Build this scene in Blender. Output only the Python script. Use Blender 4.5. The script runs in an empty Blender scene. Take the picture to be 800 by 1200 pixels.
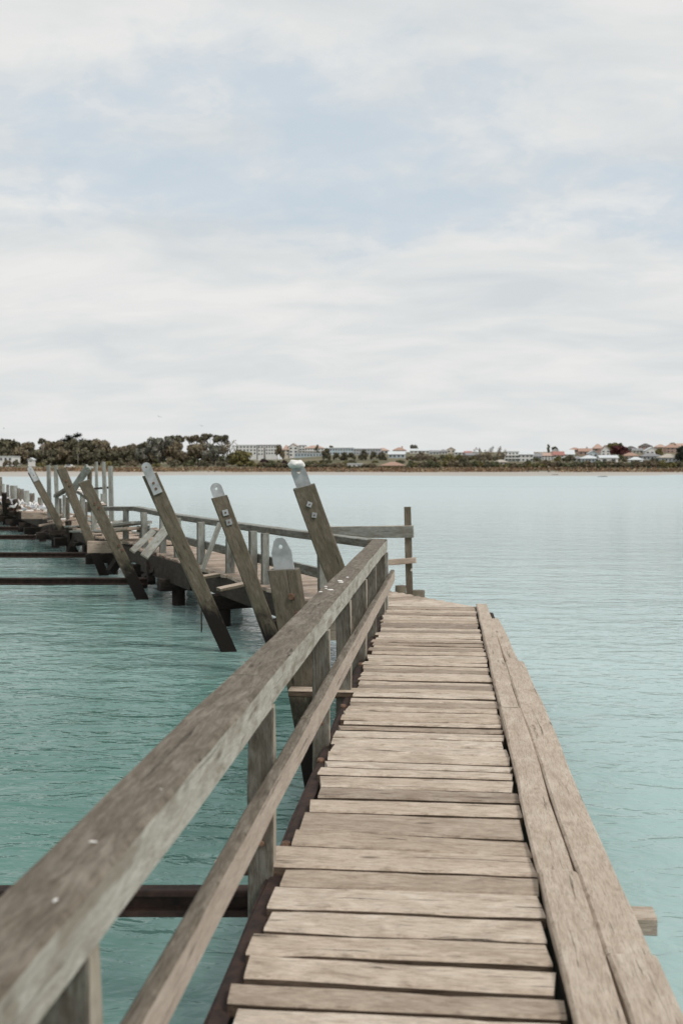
import bpy, bmesh, math, random
from mathutils import Vector, Matrix, noise
random.seed(7)
R = random.Random(11)
sc = bpy.context.scene
C = bpy.data.collections.new('scene'); sc.collection.children.link(C)
V = Vector
# ------------------------------------------------------------------ camera
FPX, EYE = 1166.67, 1.65
PITCH, YAW = math.atan(53/FPX), math.atan(118/FPX)
cd = bpy.data.cameras.new('camera'); cam = bpy.data.objects.new('camera', cd); C.objects.link(cam)
cd.sensor_fit = 'VERTICAL'; cd.sensor_height = 36; cd.sensor_width = 24; cd.lens = 35
cd.clip_start = .05; cd.clip_end = 20000
cam.location = (0, 0, EYE); cam.rotation_euler = (math.pi/2 - PITCH, 0, YAW)
cd.dof.use_dof = True; cd.dof.focus_distance = 8.0; cd.dof.aperture_fstop = 2.8
sc.camera = cam
def ray(px, py):
    x = (px-400)/FPX; y = -(py-600)/FPX; z = -1
    a = math.pi/2 - PITCH
    Y = y*math.cos(a) - z*math.sin(a); Z = y*math.sin(a) + z*math.cos(a)
    c, s = math.cos(YAW), math.sin(YAW)
    return V((x*c - Y*s, x*s + Y*c, Z))
def atz(px, py, z):          # point of height z measured from the photograph
    r = ray(px, py); t = (z-EYE)/r.z; return V((r.x*t, r.y*t, z))
def aty(px, py, Y):          # point at depth Y measured from the photograph
    r = ray(px, py); t = Y/r.y; return V((r.x*t, Y, EYE + r.z*t))
WATER = -.85
# ------------------------------------------------------------------ materials
def mat(name):
    m = bpy.data.materials.new(name); m.use_nodes = True
    nt = m.node_tree; nt.nodes.clear()
    out = nt.nodes.new('ShaderNodeOutputMaterial'); p = nt.nodes.new('ShaderNodeBsdfPrincipled')
    nt.links.new(p.outputs[0], out.inputs[0])
    return m, nt, p
def N(nt, t, **k):
    n = nt.nodes.new(t)
    for a, b in k.items():
        if a in n.inputs.keys() if isinstance(a, str) else False: n.inputs[a].default_value = b
        else: setattr(n, a, b)
    return n
def L(nt, a, b): nt.links.new(a, b)
def noise_n(nt, vec, scale, detail=4, rough=.55, dist=0):
    n = nt.nodes.new('ShaderNodeTexNoise'); n.inputs['Scale'].default_value = scale
    n.inputs['Detail'].default_value = detail; n.inputs['Roughness'].default_value = rough
    n.inputs['Distortion'].default_value = dist
    if vec is not None: L(nt, vec, n.inputs['Vector'])
    return n
def mapping(nt, vec, s):
    n = nt.nodes.new('ShaderNodeMapping'); n.inputs['Scale'].default_value = s; L(nt, vec, n.inputs['Vector']); return n.outputs[0]
def ramp(nt, fac, stops):
    n = nt.nodes.new('ShaderNodeValToRGB'); e = n.color_ramp.elements
    while len(e) < len(stops): e.new(.5)
    for q, (p, c) in zip(e, stops):
        q.position = p; q.color = (c, c, c, 1) if not hasattr(c, '__len__') else (*c, 1)
    L(nt, fac, n.inputs[0]); return n.outputs[0]
def mix(nt, fac, a, b, mode='MIX'):
    n = nt.nodes.new('ShaderNodeMix'); n.data_type = 'RGBA'; n.blend_type = mode
    for s, v in ((0, fac), (6, a), (7, b)):
        if isinstance(v, (int, float)): n.inputs[s].default_value = v
        elif isinstance(v, tuple): n.inputs[s].default_value = (*v, 1)
        else: L(nt, v, n.inputs[s])
    return n.outputs[2]
def math_n(nt, op, a, b=None, c=None, clamp=False):
    n = nt.nodes.new('ShaderNodeMath'); n.operation = op; n.use_clamp = clamp
    for i, v in enumerate((a, b, c)):
        if v is None: continue
        if isinstance(v, (int, float)): n.inputs[i].default_value = v
        else: L(nt, v, n.inputs[i])
    return n.outputs[0]
def bump(nt, h, p, strength=.5, dist=.01):
    b = nt.nodes.new('ShaderNodeBump'); b.inputs['Strength'].default_value = strength; b.inputs['Distance'].default_value = dist
    L(nt, h, b.inputs['Height']); L(nt, b.outputs[0], p.inputs['Normal']); return b
def wood(name, dark, mid, light, tint=.25, crack=.55, stain=None, stain_amt=0, wet=None, knots=True):
    """weathered timber: grain along the UV length, cracks, knots, blotches, a tint for each separate timber"""
    m, nt, p = mat(name)
    uv = nt.nodes.new('ShaderNodeUVMap').outputs[0]
    g1 = noise_n(nt, mapping(nt, uv, (6.5, 34, 1)), 1, 8, .74, .7).outputs[0]
    g2 = noise_n(nt, mapping(nt, uv, (16, 170, 1)), 1, 4, .75, .4).outputs[0]
    bl = noise_n(nt, mapping(nt, uv, (4.2, 8, 1)), 1, 6, .68, .6).outputs[0]
    ck = noise_n(nt, mapping(nt, uv, (1.6, 46, 1)), 1, 5, .6, .9).outputs[0]
    col = ramp(nt, g1, [(.24, dark), (.46, mid), (.74, light)])
    col = mix(nt, math_n(nt, 'MULTIPLY', ramp(nt, g2, [(.36, 1), (.52, 0)]), .5), col, tuple(c*.55 for c in dark))
    col = mix(nt, ramp(nt, bl, [(.34, .75), (.56, 0)]), col, mix(nt, .5, tuple(dark), col))
    col = mix(nt, ramp(nt, bl, [(.55, 0), (.75, .6)]), col, tuple(light))
    crk = ramp(nt, ck, [(.315, 1), (.35, 0)])
    col = mix(nt, math_n(nt, 'MULTIPLY', crk, crack), col, tuple(c*.16 for c in dark))
    if knots:
        vo = nt.nodes.new('ShaderNodeTexVoronoi'); vo.inputs['Scale'].default_value = 1
        L(nt, mapping(nt, uv, (2.2, 7.5, 1)), vo.inputs['Vector'])
        kn = ramp(nt, vo.outputs['Distance'], [(.05, .75), (.13, 0)])
        col = mix(nt, kn, col, tuple(c*.4 for c in dark))
    geo = nt.nodes.new('ShaderNodeNewGeometry')
    rnd = geo.outputs['Random Per Island']
    col = mix(nt, 1.0, col, ramp(nt, rnd, [(0, tuple([1-tint*1.2, 1-tint*1.25, 1-tint*1.25])), (.35, (.9, .87, .83)), (.65, (1.02, 1.01, 1.0)), (1, (1+tint*.35, 1+tint*.4, 1+tint*.45))]), 'MULTIPLY')
    if stain:
        sn = noise_n(nt, mapping(nt, uv, (3, 9, 1)), 1, 5, .65, .8).outputs[0]
        col = mix(nt, ramp(nt, sn, [(.48, 0), (.62, stain_amt)]), col, tuple(stain))
    if wet is not None:       # tide line: the timber below is soaked and weed covered
        sp = nt.nodes.new('ShaderNodeSeparateXYZ'); L(nt, geo.outputs['Position'], sp.inputs[0])
        zz = math_n(nt, 'ADD', sp.outputs[2], math_n(nt, 'MULTIPLY', math_n(nt, 'SUBTRACT', bl, .5), .9))
        wf = nt.nodes.new('ShaderNodeMapRange'); wf.inputs[1].default_value = wet-.22; wf.inputs[2].default_value = wet+.12
        wf.inputs[3].default_value = 1; wf.inputs[4].default_value = 0; L(nt, zz, wf.inputs[0])
        col = mix(nt, wf.outputs[0], col, (.016, .012, .010))
    L(nt, col, p.inputs['Base Color'])
    p.inputs['Roughness'].default_value = .82; p.inputs['Specular IOR Level'].default_value = .25
    h = math_n(nt, 'SUBTRACT', math_n(nt, 'ADD', math_n(nt, 'MULTIPLY', g1, .6), math_n(nt, 'MULTIPLY', g2, .35)), math_n(nt, 'MULTIPLY', crk, 1.4))
    bump(nt, h, p, .8, .007)
    return m
def plain(name, c1, c2, scale=6, rough=.8, metal=0, bmp=.2, detail=5, obj=True, island=0):
    m, nt, p = mat(name)
    tc = nt.nodes.new('ShaderNodeTexCoord')
    n = noise_n(nt, tc.outputs['Object'], scale, detail, .6, .2).outputs[0]
    col = ramp(nt, n, [(.35, c1), (.65, c2)])
    if island:
        geo = nt.nodes.new('ShaderNodeNewGeometry')
        col = mix(nt, 1.0, col, ramp(nt, geo.outputs['Random Per Island'], [(0, 1-island), (1, 1+island)]), 'MULTIPLY')
    L(nt, col, p.inputs['Base Color']); p.inputs['Roughness'].default_value = rough; p.inputs['Metallic'].default_value = metal
    if bmp: bump(nt, n, p, bmp, .01)
    return m
M = {}
M['deck'] = wood('deck timber', (.22, .165, .122), (.55, .458, .37), (.70, .62, .53), .36, .9)
M['deck_side'] = wood('gap-shaded deck timber edge', (.045, .030, .022), (.12, .085, .06), (.24, .18, .135), .3, .7, knots=False)  # plank sides coloured dark, painting shade into the gaps between planks
M['kerb'] = wood('edge timber', (.28, .215, .165), (.51, .43, .355), (.64, .57, .49), .14, .5)
M['rail_top'] = wood('weathered rail top', (.068, .055, .042), (.168, .143, .112), (.32, .29, .245), .08, .6)
M['rail_side'] = wood('rail side with worn pale paint', (.26, .245, .205), (.50, .495, .445), (.62, .62, .575), .06, .3, (.19, .155, .11), .6)
M['low_side'] = wood('lower rail face', (.31, .255, .21), (.50, .43, .37), (.60, .54, .48), .08, .35, knots=False)
M['post'] = wood('post timber', (.07, .062, .05), (.16, .15, .125), (.30, .295, .265), .15, .6, (.06, .035, .022), .5)
M['post_edge'] = wood('post sawn edge', (.26, .22, .17), (.42, .38, .31), (.5, .46, .4), .1, .3, knots=False)
M['pile'] = wood('guide pile timber', (.068, .055, .038), (.155, .13, .097), (.26, .23, .185), .2, .75, (.11, .11, .07), .45, wet=-.15)
M['grey'] = wood('silver grey board', (.16, .165, .15), (.31, .325, .30), (.43, .455, .43), .22, .5, (.15, .12, .09), .5)
M['far_deck'] = wood('far deck timber', (.18, .13, .10), (.42, .335, .27), (.58, .5, .42), .38, .7)
M['dark'] = wood('dark wet substructure', (.018, .013, .010), (.042, .031, .024), (.08, .062, .05), .3, .5, wet=-.35)
M['iron'] = plain('rusty iron', (.016, .009, .007), (.050, .025, .017), 14, .85, 0, .6)
M['bolt'] = plain('rusty bolt', (.09, .045, .028), (.22, .13, .085), 30, .75, .2, .3)
M['steel'] = plain('galvanised plate', (.33, .345, .345), (.50, .52, .53), 9, .55, .35, .15)
M['guano'] = plain('white guano', (.62, .61, .58), (.82, .81, .79), 20, .9, 0, .4)
M['rope'] = plain('dark rope', (.02, .018, .015), (.05, .045, .04), 40)
# ------------------------------------------------------------------ mesh builder
class MB:
    def __init__(s):
        s.bm = bmesh.new(); s.uv = s.bm.loops.layers.uv.new('UVMap'); s.mats = []
    def mi(s, m):
        if m not in s.mats: s.mats.append(m)
        return s.mats.index(m)
    def face(s, vs, uvs, m, smooth=False):
        try: f = s.bm.faces.new(vs)
        except ValueError: return
        f.material_index = s.mi(m); f.smooth = smooth
        for l, q in zip(f.loops, uvs): l[s.uv].uv = q
        return f
    def beam(s, p0, p1, w, h, up=(0, 0, 1), seg=1, jit=0., ch=.006, top=None, side=None, end=None, left=None, right=None, bottom=None,
             w1=None, h1=None, skew0=0., skew1=0., sag=0.):
        """timber from p0 to p1 (centre line), w across, h along up; seg rings with wandering edges"""
        p0, p1 = V(p0), V(p1); ax = p1-p0; ln = ax.length; ax.normalize()
        sd = ax.cross(V(up)).normalized(); u = sd.cross(ax).normalized()
        side = side or top; end = end or side
        left = left or side; right = right or side; bottom = bottom or side
        w1 = w1 or w; h1 = h1 or h
        ou, ov = R.uniform(0, 50), R.uniform(0, 50)
        rings = []
        wob = [V((R.gauss(0, 1), R.gauss(0, 1), 0)) for _ in range(4)]
        for i in range(seg+1):
            t = i/seg; W = w+(w1-w)*t; H = h+(h1-h)*t; c = min(ch, W*.3, H*.3)
            cor = [(W/2, H/2), (-W/2, H/2), (-W/2, -H/2), (W/2, -H/2)]   # +side is the right of the travel direction
            if jit:
                for k in range(4):
                    wob[k] = wob[k]*.55 + V((R.gauss(0, 1), R.gauss(0, 1), 0))*.6
                cor = [(x+wob[k].x*jit, y+wob[k].y*jit*.6) for k, (x, y) in enumerate(cor)]
            (ax_, ay), (bx, by), (cx, cy), (dx, dy) = cor
            pts = [(ax_, ay-c), (ax_-c, ay), (bx+c, by), (bx, by-c), (cx, cy+c), (cx+c, cy), (dx-c, dy), (dx, dy+c)]
            e = 0
            ring = []
            for x, y in pts:
                off = ln*t
                if i == 0: off += skew0*x/W*2
                if i == seg: off += skew1*x/W*2
                z = -sag*4*t*(1-t)
                ring.append(s.bm.verts.new(p0 + ax*off + sd*x + u*(y+z)))
            rings.append((ring, t, W, H))
        # face k between point k and k+1 : 0 bevel,1 top,2 bevel,3 left,4 bevel,5 bottom,6 bevel,7 right
        fm = [top, top, top, left, left, bottom, right, right]
        vk = [h*.0, .004, w, w+.004, w+h, w+h+.004, 2*w+h, 2*w+h+.004, 2*w+2*h]
        for (ra, ta, _, _), (rb, tb, _, _) in zip(rings, rings[1:]):
            for k in range(8):
                k2 = (k+1) % 8
                s.face([ra[k], ra[k2], rb[k2], rb[k]],
                       [(ou+ta*ln, ov+vk[k]), (ou+ta*ln, ov+vk[k+1]), (ou+tb*ln, ov+vk[k+1]), (ou+tb*ln, ov+vk[k])], fm[k])
        for ring, rev in ((rings[0][0], True), (rings[-1][0], False)):
            vs = list(reversed(ring)) if rev else ring
            uvs = [(ou+(v.co-p0).dot(sd)*.6, ov+(v.co-p0).dot(u)) for v in vs]
            s.face(vs, uvs, end)
    def slab(s, quad, z0, z1, m):
        ou, ov = R.uniform(0, 50), R.uniform(0, 50)
        q = [V((a[0], a[1], 0)) for a in quad]; ax = (q[1]-q[0]).normalized(); sd = V((-ax.y, ax.x, 0))
        n = len(q)
        t = [s.bm.verts.new((a.x, a.y, z1)) for a in q]; b = [s.bm.verts.new((a.x, a.y, z0)) for a in q]
        uv = [(ou+(a-q[0]).dot(ax), ov+(a-q[0]).dot(sd)) for a in q]
        s.face(t, uv, m); s.face(list(reversed(b)), list(reversed(uv)), m)
        for i in range(n):
            j = (i+1) % n
            s.face([b[i], b[j], t[j], t[i]], [uv[i], uv[j], (uv[j][0], uv[j][1]+.05), (uv[i][0], uv[i][1]+.05)], m)
    def tube(s, p0, p1, r0, r1, m, n=12, seg=1, smooth=True, jit=0):
        p0, p1 = V(p0), V(p1); ax = p1-p0; ln = ax.length; ax.normalize()
        a = V((1, 0, 0)) if abs(ax.x) < .8 else V((0, 1, 0)); sd = ax.cross(a).normalized(); u = sd.cross(ax)
        ou, ov = R.uniform(0, 50), R.uniform(0, 50); rings = []
        for i in range(seg+1):
            t = i/seg; r = r0+(r1-r0)*t; c = p0+ax*ln*t
            rings.append([s.bm.verts.new(c+(sd*math.cos(k*2*math.pi/n)+u*math.sin(k*2*math.pi/n))*(r*(1+R.uniform(-jit, jit)))) for k in range(n)])
        for i in range(seg):
            for k in range(n):
                k2 = (k+1) % n
                s.face([rings[i][k2], rings[i][k], rings[i+1][k], rings[i+1][k2]],
                       [(ou+ln*i/seg, ov+(k+1)*r0*.5), (ou+ln*i/seg, ov+k*r0*.5), (ou+ln*(i+1)/seg, ov+k*r0*.5), (ou+ln*(i+1)/seg, ov+(k+1)*r0*.5)], m, smooth)
        for ring, rev in ((rings[0], False), (rings[-1], True)):
            vs = list(reversed(ring)) if rev else list(ring)
            s.face(vs, [((v.co-p0).dot(sd), (v.co-p0).dot(u)) for v in vs], m)
    def build(s, name, parent=None, smooth=False, recalc=False):
        if recalc: bmesh.ops.recalc_face_normals(s.bm, faces=s.bm.faces)
        else: bmesh.ops.recalc_face_normals(s.bm, faces=s.bm.faces)
        org = V((0, 0, 0)); q = parent
        while q: org += q.location; q = q.parent
        if parent is None:            # origin at the base of the thing
            vs = [v.co for v in s.bm.verts]; lo = min(v.z for v in vs)
            org = V((sum(v.x for v in vs)/len(vs), sum(v.y for v in vs)/len(vs), lo))
        bmesh.ops.translate(s.bm, verts=s.bm.verts, vec=-org)
        me = bpy.data.meshes.new(name); s.bm.to_mesh(me); s.bm.free()
        for m in s.mats: me.materials.append(m)
        o = bpy.data.objects.new(name, me); C.objects.link(o); o.parent = parent
        if parent is None: o.location = org
        return o
def tag(o, label=None, cat=None, group=None, kind=None):
    for k, v in (('label', label), ('category', cat), ('group', group), ('kind', kind)):
        if v: o[k] = v
    return o
def thing(name, label, cat, loc=(0, 0, 0), group=None):
    o = bpy.data.objects.new(name, None); C.objects.link(o); o.location = loc; o.empty_display_size = .2
    return tag(o, label, cat, group)
def bolt(p, direction, r, parent, m='bolt', name='bolt', square=False):
    b = MB(); d = V(direction).normalized()
    b.tube(V(p)-d*.01, V(p)+d*r*.55, r, r*.72, M[m], 4 if square else 10, 1, not square); return b.build(name, parent)
def splat(p, r, parent, k=9, up=(0, 0, 1), th=.004, stretch=(1, 1)):
    b = MB(); u = V(up).normalized(); a = u.cross(V((0, 1, 0)) if abs(u.y) < .8 else V((1, 0, 0))).normalized(); c = u.cross(a)
    top = []; bot = []
    for i in range(k):
        t = i*2*math.pi/k; rr = r*R.uniform(.6, 1.15)
        q = V(p)+a*math.cos(t)*rr*stretch[0]+c*math.sin(t)*rr*stretch[1]
        bot.append(b.bm.verts.new(q)); top.append(b.bm.verts.new(V(p)+(q-V(p))*.75+u*th))
    b.face(top, [(0, 0)]*k, M['guano'])
    for i in range(k):
        j = (i+1) % k; b.face([bot[i], bot[j], top[j], top[i]], [(0, 0)]*4, M['guano'], True)
    return b.build('guano_spot', parent)

# ------------------------------------------------------------------ jetty
U = V((-.508, .861, 0)); NR = V((.861, .508, 0))       # far leg: direction away from the bend, and its right hand
LO = V((-2.33, 13.25, 0))                               # a point of the far leg's left edge
FW = 1.32
def fl(Y): return LO + U*((Y-LO.y)/U.y)                 # left edge of the far leg at depth Y
jetty = thing('jetty', 'weathered timber plank jetty over teal water, bending left toward the far shore', 'jetty', (0, 6, WATER))
deck = MB()
edges = [2.95, 3.08, 3.265, 3.43, 3.61, 3.81, 3.99, 4.215, 4.40, 4.655, 4.865, 5.05, 5.23]
y = 2.95
low = []
while y > .5: y -= R.uniform(.16, .2); low.insert(0, y)
edges = low + edges; y = 5.23
while y < 11.55:
    y += R.uniform(.118, .172); edges.append(y)
edges[-1] = 11.72
proj = []
for a, b in zip(edges, edges[1:]):
    mid = (a+b)/2
    is_proj = (a <= 4.1 < b) or (a <= 7.22 < b)
    gap = R.choice((.019, .022, .025, .029)) + (.02 if R.random() < .1 else 0)
    wd = b-a-gap
    x0 = -.635+R.gauss(0, .017); x1 = .384+R.gauss(0, .008)
    x1 = min(x1, .388)
    if mid < 4.4: x1 += R.uniform(-.022, .0)
    tw = R.gauss(0, .006); zt = R.gauss(0, .0028)
    tgt = deck
    if is_proj:
        tgt = MB(); x0 = -.93 if mid < 5 else -1.12; zt += .004
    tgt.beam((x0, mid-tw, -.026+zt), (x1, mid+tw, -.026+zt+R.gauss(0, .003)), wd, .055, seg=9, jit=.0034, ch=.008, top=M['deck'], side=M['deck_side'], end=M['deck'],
             skew0=R.gauss(0, .006), skew1=R.gauss(0, .006))
    if is_proj: proj.append(tgt)
deck_o = deck.build('deck', jetty)
for t in proj: t.build('projecting_plank', jetty)
# bend: planks square to the far leg, cut along the outer diagonal, then the far leg itself
bend = MB()
A, B, D0 = V((.42, 11.73, 0)), V((-.72, 13.25, 0)), V((-.64, 11.74, 0))
def cut(p):                     # where a plank starting at p and running along NR meets the outer diagonal A-B
    d = B-A; den = NR.x*d.y-NR.y*d.x
    return ((A.x-p.x)*d.y-(A.y-p.y)*d.x)/den
bend.slab([(-.64, 11.735), (.425, 11.735), (-.64+NR.x*cut(D0)-.0, 11.735+NR.y*cut(D0))], -.05, .001, M['deck'])
s = .012
while s < 2.0:
    w_ = R.uniform(.15, .19); p = D0 + U*(s+w_/2); ln = cut(p)
    if ln < .12: break
    bend.beam(p+V((0, 0, -.025)), p+NR*ln+V((0, 0, -.025)), w_-.012, .05, seg=6, jit=.003, top=M['deck'], skew1=-.02)
    s += w_
bend.build('corner_deck', jetty)
far = MB(); s = (10.6-LO.y)/U.y
broken = []
while True:
    w_ = R.uniform(.15, .2); p = LO + U*(s+w_/2)
    if p.y > 47: break
    a = 0.
    # left edge of the near leg is the inner corner
    if p.y < 13.2: a = max(0, ( -.66-p.x)/NR.x) if p.y < 11.6 else 0.
    ln = FW
    q = p+NR*ln
    if q.y < 13.3:                 # stay clear of the corner planks
        a_ln = (-.68-p.x)/NR.x
        ln = min(ln, a_ln)
    s += w_
    if ln-a < .2: continue
    far_y = p.y
    z = -.026
    if 19.9 < far_y < 21.1: z = .05
    if 21.1 < far_y < 22.2: continue
    if far_y > 23 and R.random() < .16: continue
    j = .004+(.02 if far_y > 20 else 0)
    e0 = R.gauss(0, .02 if far_y < 19 else .07); e1 = R.gauss(0, .02 if far_y < 19 else .07)
    far.beam(p+NR*e0+V((0, 0, z+R.gauss(0, j*.6))), p+NR*(ln+e1)+V((0, 0, z+R.gauss(0, j*.6))), w_-R.uniform(.008, .02), .05, seg=3, jit=.004, top=M['far_deck'], skew0=R.gauss(0, .01))
far.build('deck', jetty)
# edge timbers along the right hand side, two rows with joints
def etimber(x0, y0, x1, y1, w, h, z, **k):
    b = MB(); b.beam((x0, y0, z-h/2), (x1, y1, z-h/2), w, h, seg=max(2, int(abs(y1-y0)/.3)), jit=.006, ch=.010, top=M['kerb'], **k); return b.build('edge_timber', jetty)
etimber(.464, .4, .464, 3.95, .152, .075, .050)
etimber(.460, 3.955, .456, 6.66, .138, .065, .042)
etimber(.456, 6.67, .464, 11.75, .128, .065, .040)
etimber(.632, .4, .630, 3.29, .165, .085, .046)
etimber(.617, 3.296, .594, 8.28, .150, .07, .042)
etimber(.590, 8.30, .556, 10.7, .115, .07, .030)
# structure below
for x, w_ in ((.5, .2), (-.15, .15), (-.53, .13)):
    b = MB(); b.beam((x, .4, -.165), (x, 11.7, -.165), w_, .22, seg=4, jit=.004, top=M['dark']); b.build('stringer', jetty)
b = MB()
b.beam((-.675, .4, -.045), (-.668, 11.2, -.045), .06, .012, seg=40, jit=.003, ch=.003, top=M['iron'])
b.beam((-.712, .4, -.15), (-.705, 11.2, -.15), .014, .2, seg=40, jit=.004, ch=.003, top=M['iron'])
chan = b.build('steel_channel', jetty)
for yy in (1.6, 2.75, 4.32, 5.6, 6.9, 8.4, 9.9): bolt((-.685, yy, -.035), (0, 0, 1), .026, chan)
for yy in (1.2, 3.88, 6.4, 8.3, 10.7):
    b = MB(); b.beam((-.55, yy, -.34), (.62, yy, -.34), .16, .14, top=M['dark']); b.build('crossbeam', jetty)
b = MB(); b.beam((.3, 3.88, -.11), (.822, 3.87, -.105), .11, .072, seg=3, jit=.003, top=M['kerb']); b.build('crossbeam', jetty)
for x, yy in ((-.45, 1.3), (.45, 1.3), (.45, 3.9), (-.45, 6.4), (.45, 6.4), (.45, 8.4), (-.45, 8.4), (.42, 11.3), (-.5, 10.6)):
    b = MB(); b.tube((x, yy, -2.2), (x, yy, -.27), .13, .12, M['dark'], 12, 3, jit=.04); b.build('pile', jetty)
# far leg structure
for off, Y1 in ((.08, 45), (FW-.1, 47)):
    b = MB(); a = fl(10.9 if off < .5 else 13.3)+NR*off; c = fl(Y1)+NR*off
    b.beam(a+V((0, 0, -.2)), c+V((0, 0, -.2)), .13, .3, seg=10, jit=.006, top=M['dark']); b.build('stringer', jetty)
yy = 12.9
while yy < 47:
    c = fl(yy); b = MB()
    over = R.uniform(.05, .3) if yy < 26 else R.uniform(.2, .5)
    b.beam(c-NR*over+V((0, 0, -.47)), c+NR*(FW+.1)+V((0, 0, -.47)), .24, .22, seg=2, jit=.006, top=M['dark']); b.build('crossbeam', jetty)
    for off in (.12, FW-.12):
        q = c+NR*off; b = MB(); b.tube(q+V((0, 0, -2.2)), q+V((0, 0, -.36)), .135, .12, M['dark'], 12, 3, jit=.04); b.build('pile', jetty)
    yy += R.uniform(2.2, 2.7)
# short light ended timbers lying across below the far deck
for (px0, px1, py, Y, h_, d_) in ((103, 132, 641, 21.4, .25, .3), (27, 56, 604, 31.5, .22, .4)):
    a, c = aty(px0, py, Y), aty(px1, py, Y+.15); b = MB(); b.beam(a, c, d_, h_, seg=3, jit=.008, top=M['far_deck']); b.build('crossbeam', jetty)
# edge boards of the broken left edge
for (p0, p1, Y0, Y1) in (((233, 677), (266, 672), 15.0, 15.25), ((256, 691), (288, 684), 13.7, 13.95)):
    b = MB(); b.beam(aty(*p0, Y0), aty(*p1, Y1), .16, .05, seg=3, jit=.004, top=M['kerb'], side=M['pile']); b.build('edge_board', jetty)
b = MB(); q = fl(17.7)
b.beam(fl(16.3)-NR*.04+V((0, 0, -.23)), fl(19.3)-NR*.04+V((0, 0, -.23)), .06, .40, seg=5, jit=.008, top=M['dark']); b.build('fascia_board', jetty)
b = MB(); b.beam(aty(166, 612, 20.6), aty(132, 617, 21.6), .5, .05, seg=3, jit=.01, top=M['grey']); b.build('loose_plank', jetty)
b = MB(); b.beam(aty(157, 619, 20.3), aty(128, 622, 21.2), .3, .06, seg=3, jit=.01, top=M['far_deck']); b.build('loose_plank', jetty)
for k in range(16):
    Yk = R.uniform(20.5, 32); c = fl(Yk)+NR*R.uniform(0, FW)+V((0, 0, R.uniform(.02, .16)))
    d = (NR*R.gauss(0, 1)+U*R.gauss(0, 1)+V((0, 0, R.gauss(0, .18)))).normalized()*R.uniform(.3, .75)
    b = MB(); b.beam(c-d, c+d, R.uniform(.1, .2), .045, seg=2, jit=.008, top=M['grey'] if k % 2 else M['far_deck']); o = b.build('loose_plank', jetty)
    if k % 3 == 0: splat(c+V((0, 0, .03)), R.uniform(.1, .22), o, th=.02)
for k in range(14):
    Yk = R.uniform(17.5, 31); c = fl(Yk)-NR*R.uniform(-.12, .1)+V((0, 0, R.uniform(-.4, -.15)))
    d = (NR*R.gauss(0, .7)+U*R.gauss(0, .8)+V((0, 0, R.gauss(0, .6)))).normalized()*R.uniform(.2, .45)
    b = MB(); b.beam(c-d, c+d, R.uniform(.09, .2), R.uniform(.08, .16), seg=2, jit=.01, top=M['dark']); b.build('broken_timber', jetty)
for k in range(9):
    Yk = R.uniform(21, 40); c = fl(Yk)+NR*R.uniform(.2, FW-.1)+V((0, 0, .012)); splat(c, R.uniform(.12, .3), jetty, th=.015)
# two short timbers standing at the outer corner
for (px, py, w_) in ((466, 692, .1), (487, 698, .115)):
    t = atz(px, py, 0)+V((.03, .10, 0)); b = MB(); b.tube(t+V((0, 0, -2)), t+V((0, 0, .055)), w_*.8, w_*.72, M['pile'], 10, 4, jit=.06); b.build('pile', jetty)

# ------------------------------------------------------------------ near railing
nr = thing('railing', 'thick grey timber railing beside the plank walkway, nearest to the viewer', 'railing', (-.75, 5, 0))
b = MB(); b.beam((-.790, .25, .738), (-.768, 3.93, .738), .175, .145, seg=18, jit=.0035, ch=.012, top=M['rail_top'], right=M['rail_side'], left=M['rail_top'], bottom=M['rail_top'], end=M['post']); tr = b.build('top_rail', nr)
[splat((x_, y_, .8105), r_, tr, k=11, th=.001, stretch=(st_, 1/st_)) for x_, y_, r_, st_ in ((-.775, 2.13, .008, 1.5), (-.742, 1.83, .007, .7), (-.725, 2.5, .005, 1.2))]
b = MB(); b.beam((-.770, 3.935, .738), (-.722, 11.62, .738), .170, .142, seg=24, jit=.0035, ch=.012, top=M['rail_top'], right=M['rail_side'], left=M['rail_top'], bottom=M['rail_top'], end=M['post']); tr2 = b.build('top_rail', nr)
for k in range(7): splat((-.76+R.uniform(-.05, .05), 7.1+R.uniform(-.5, .5), .810), R.uniform(.012, .03), tr2)
b = MB(); b.beam((-.668, .25, .405), (-.635, 4.6, .405), .05, .132, seg=14, jit=.004, ch=.01, top=M['rail_top'], right=M['low_side'], left=M['rail_top'], bottom=M['rail_top'], end=M['post_edge']); b.build('lower_rail', nr)
b = MB(); b.beam((-.635, 4.605, .405), (-.575, 11.7, .37), .05, .14, seg=16, jit=.004, ch=.01, top=M['rail_top'], right=M['low_side'], left=M['rail_top'], bottom=M['rail_top'], end=M['post_edge']); b.build('lower_rail', nr)
for yy, w_ in ((1.93, .125), (4.02, .105), (5.95, .1), (7.28, .11), (8.66, .14), (9.86, .13), (11.25, .12)):
    b = MB(); xr = -.708+(yy*.0065)
    b.beam((xr-w_/2-.004, yy, -.34), (xr-w_/2-.004, yy, .664), w_, .075, up=(0, -1, 0), seg=6, jit=.003, ch=.006, top=M['post'], right=M['post_edge'], left=M['post'], end=M['post_edge']); po = b.build('post', nr)
    bolt((xr-w_/2, yy-.04, .1), (0, -1, 0), .014, po)
b = MB(); b.beam((-.655, 11.5, -.2), (-.655, 11.5, .66), .07, .09, up=(0, -1, 0), seg=3, jit=.003, top=M['grey'], side=M['rail_side']); b.build('post', nr)
b = MB(); b.beam(aty(391, 742, 7.9), aty(404, 730, 8.4), .15, .12, seg=2, jit=.005, top=M['pile'], end=M['post_edge']); b.build('block', nr)

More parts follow.
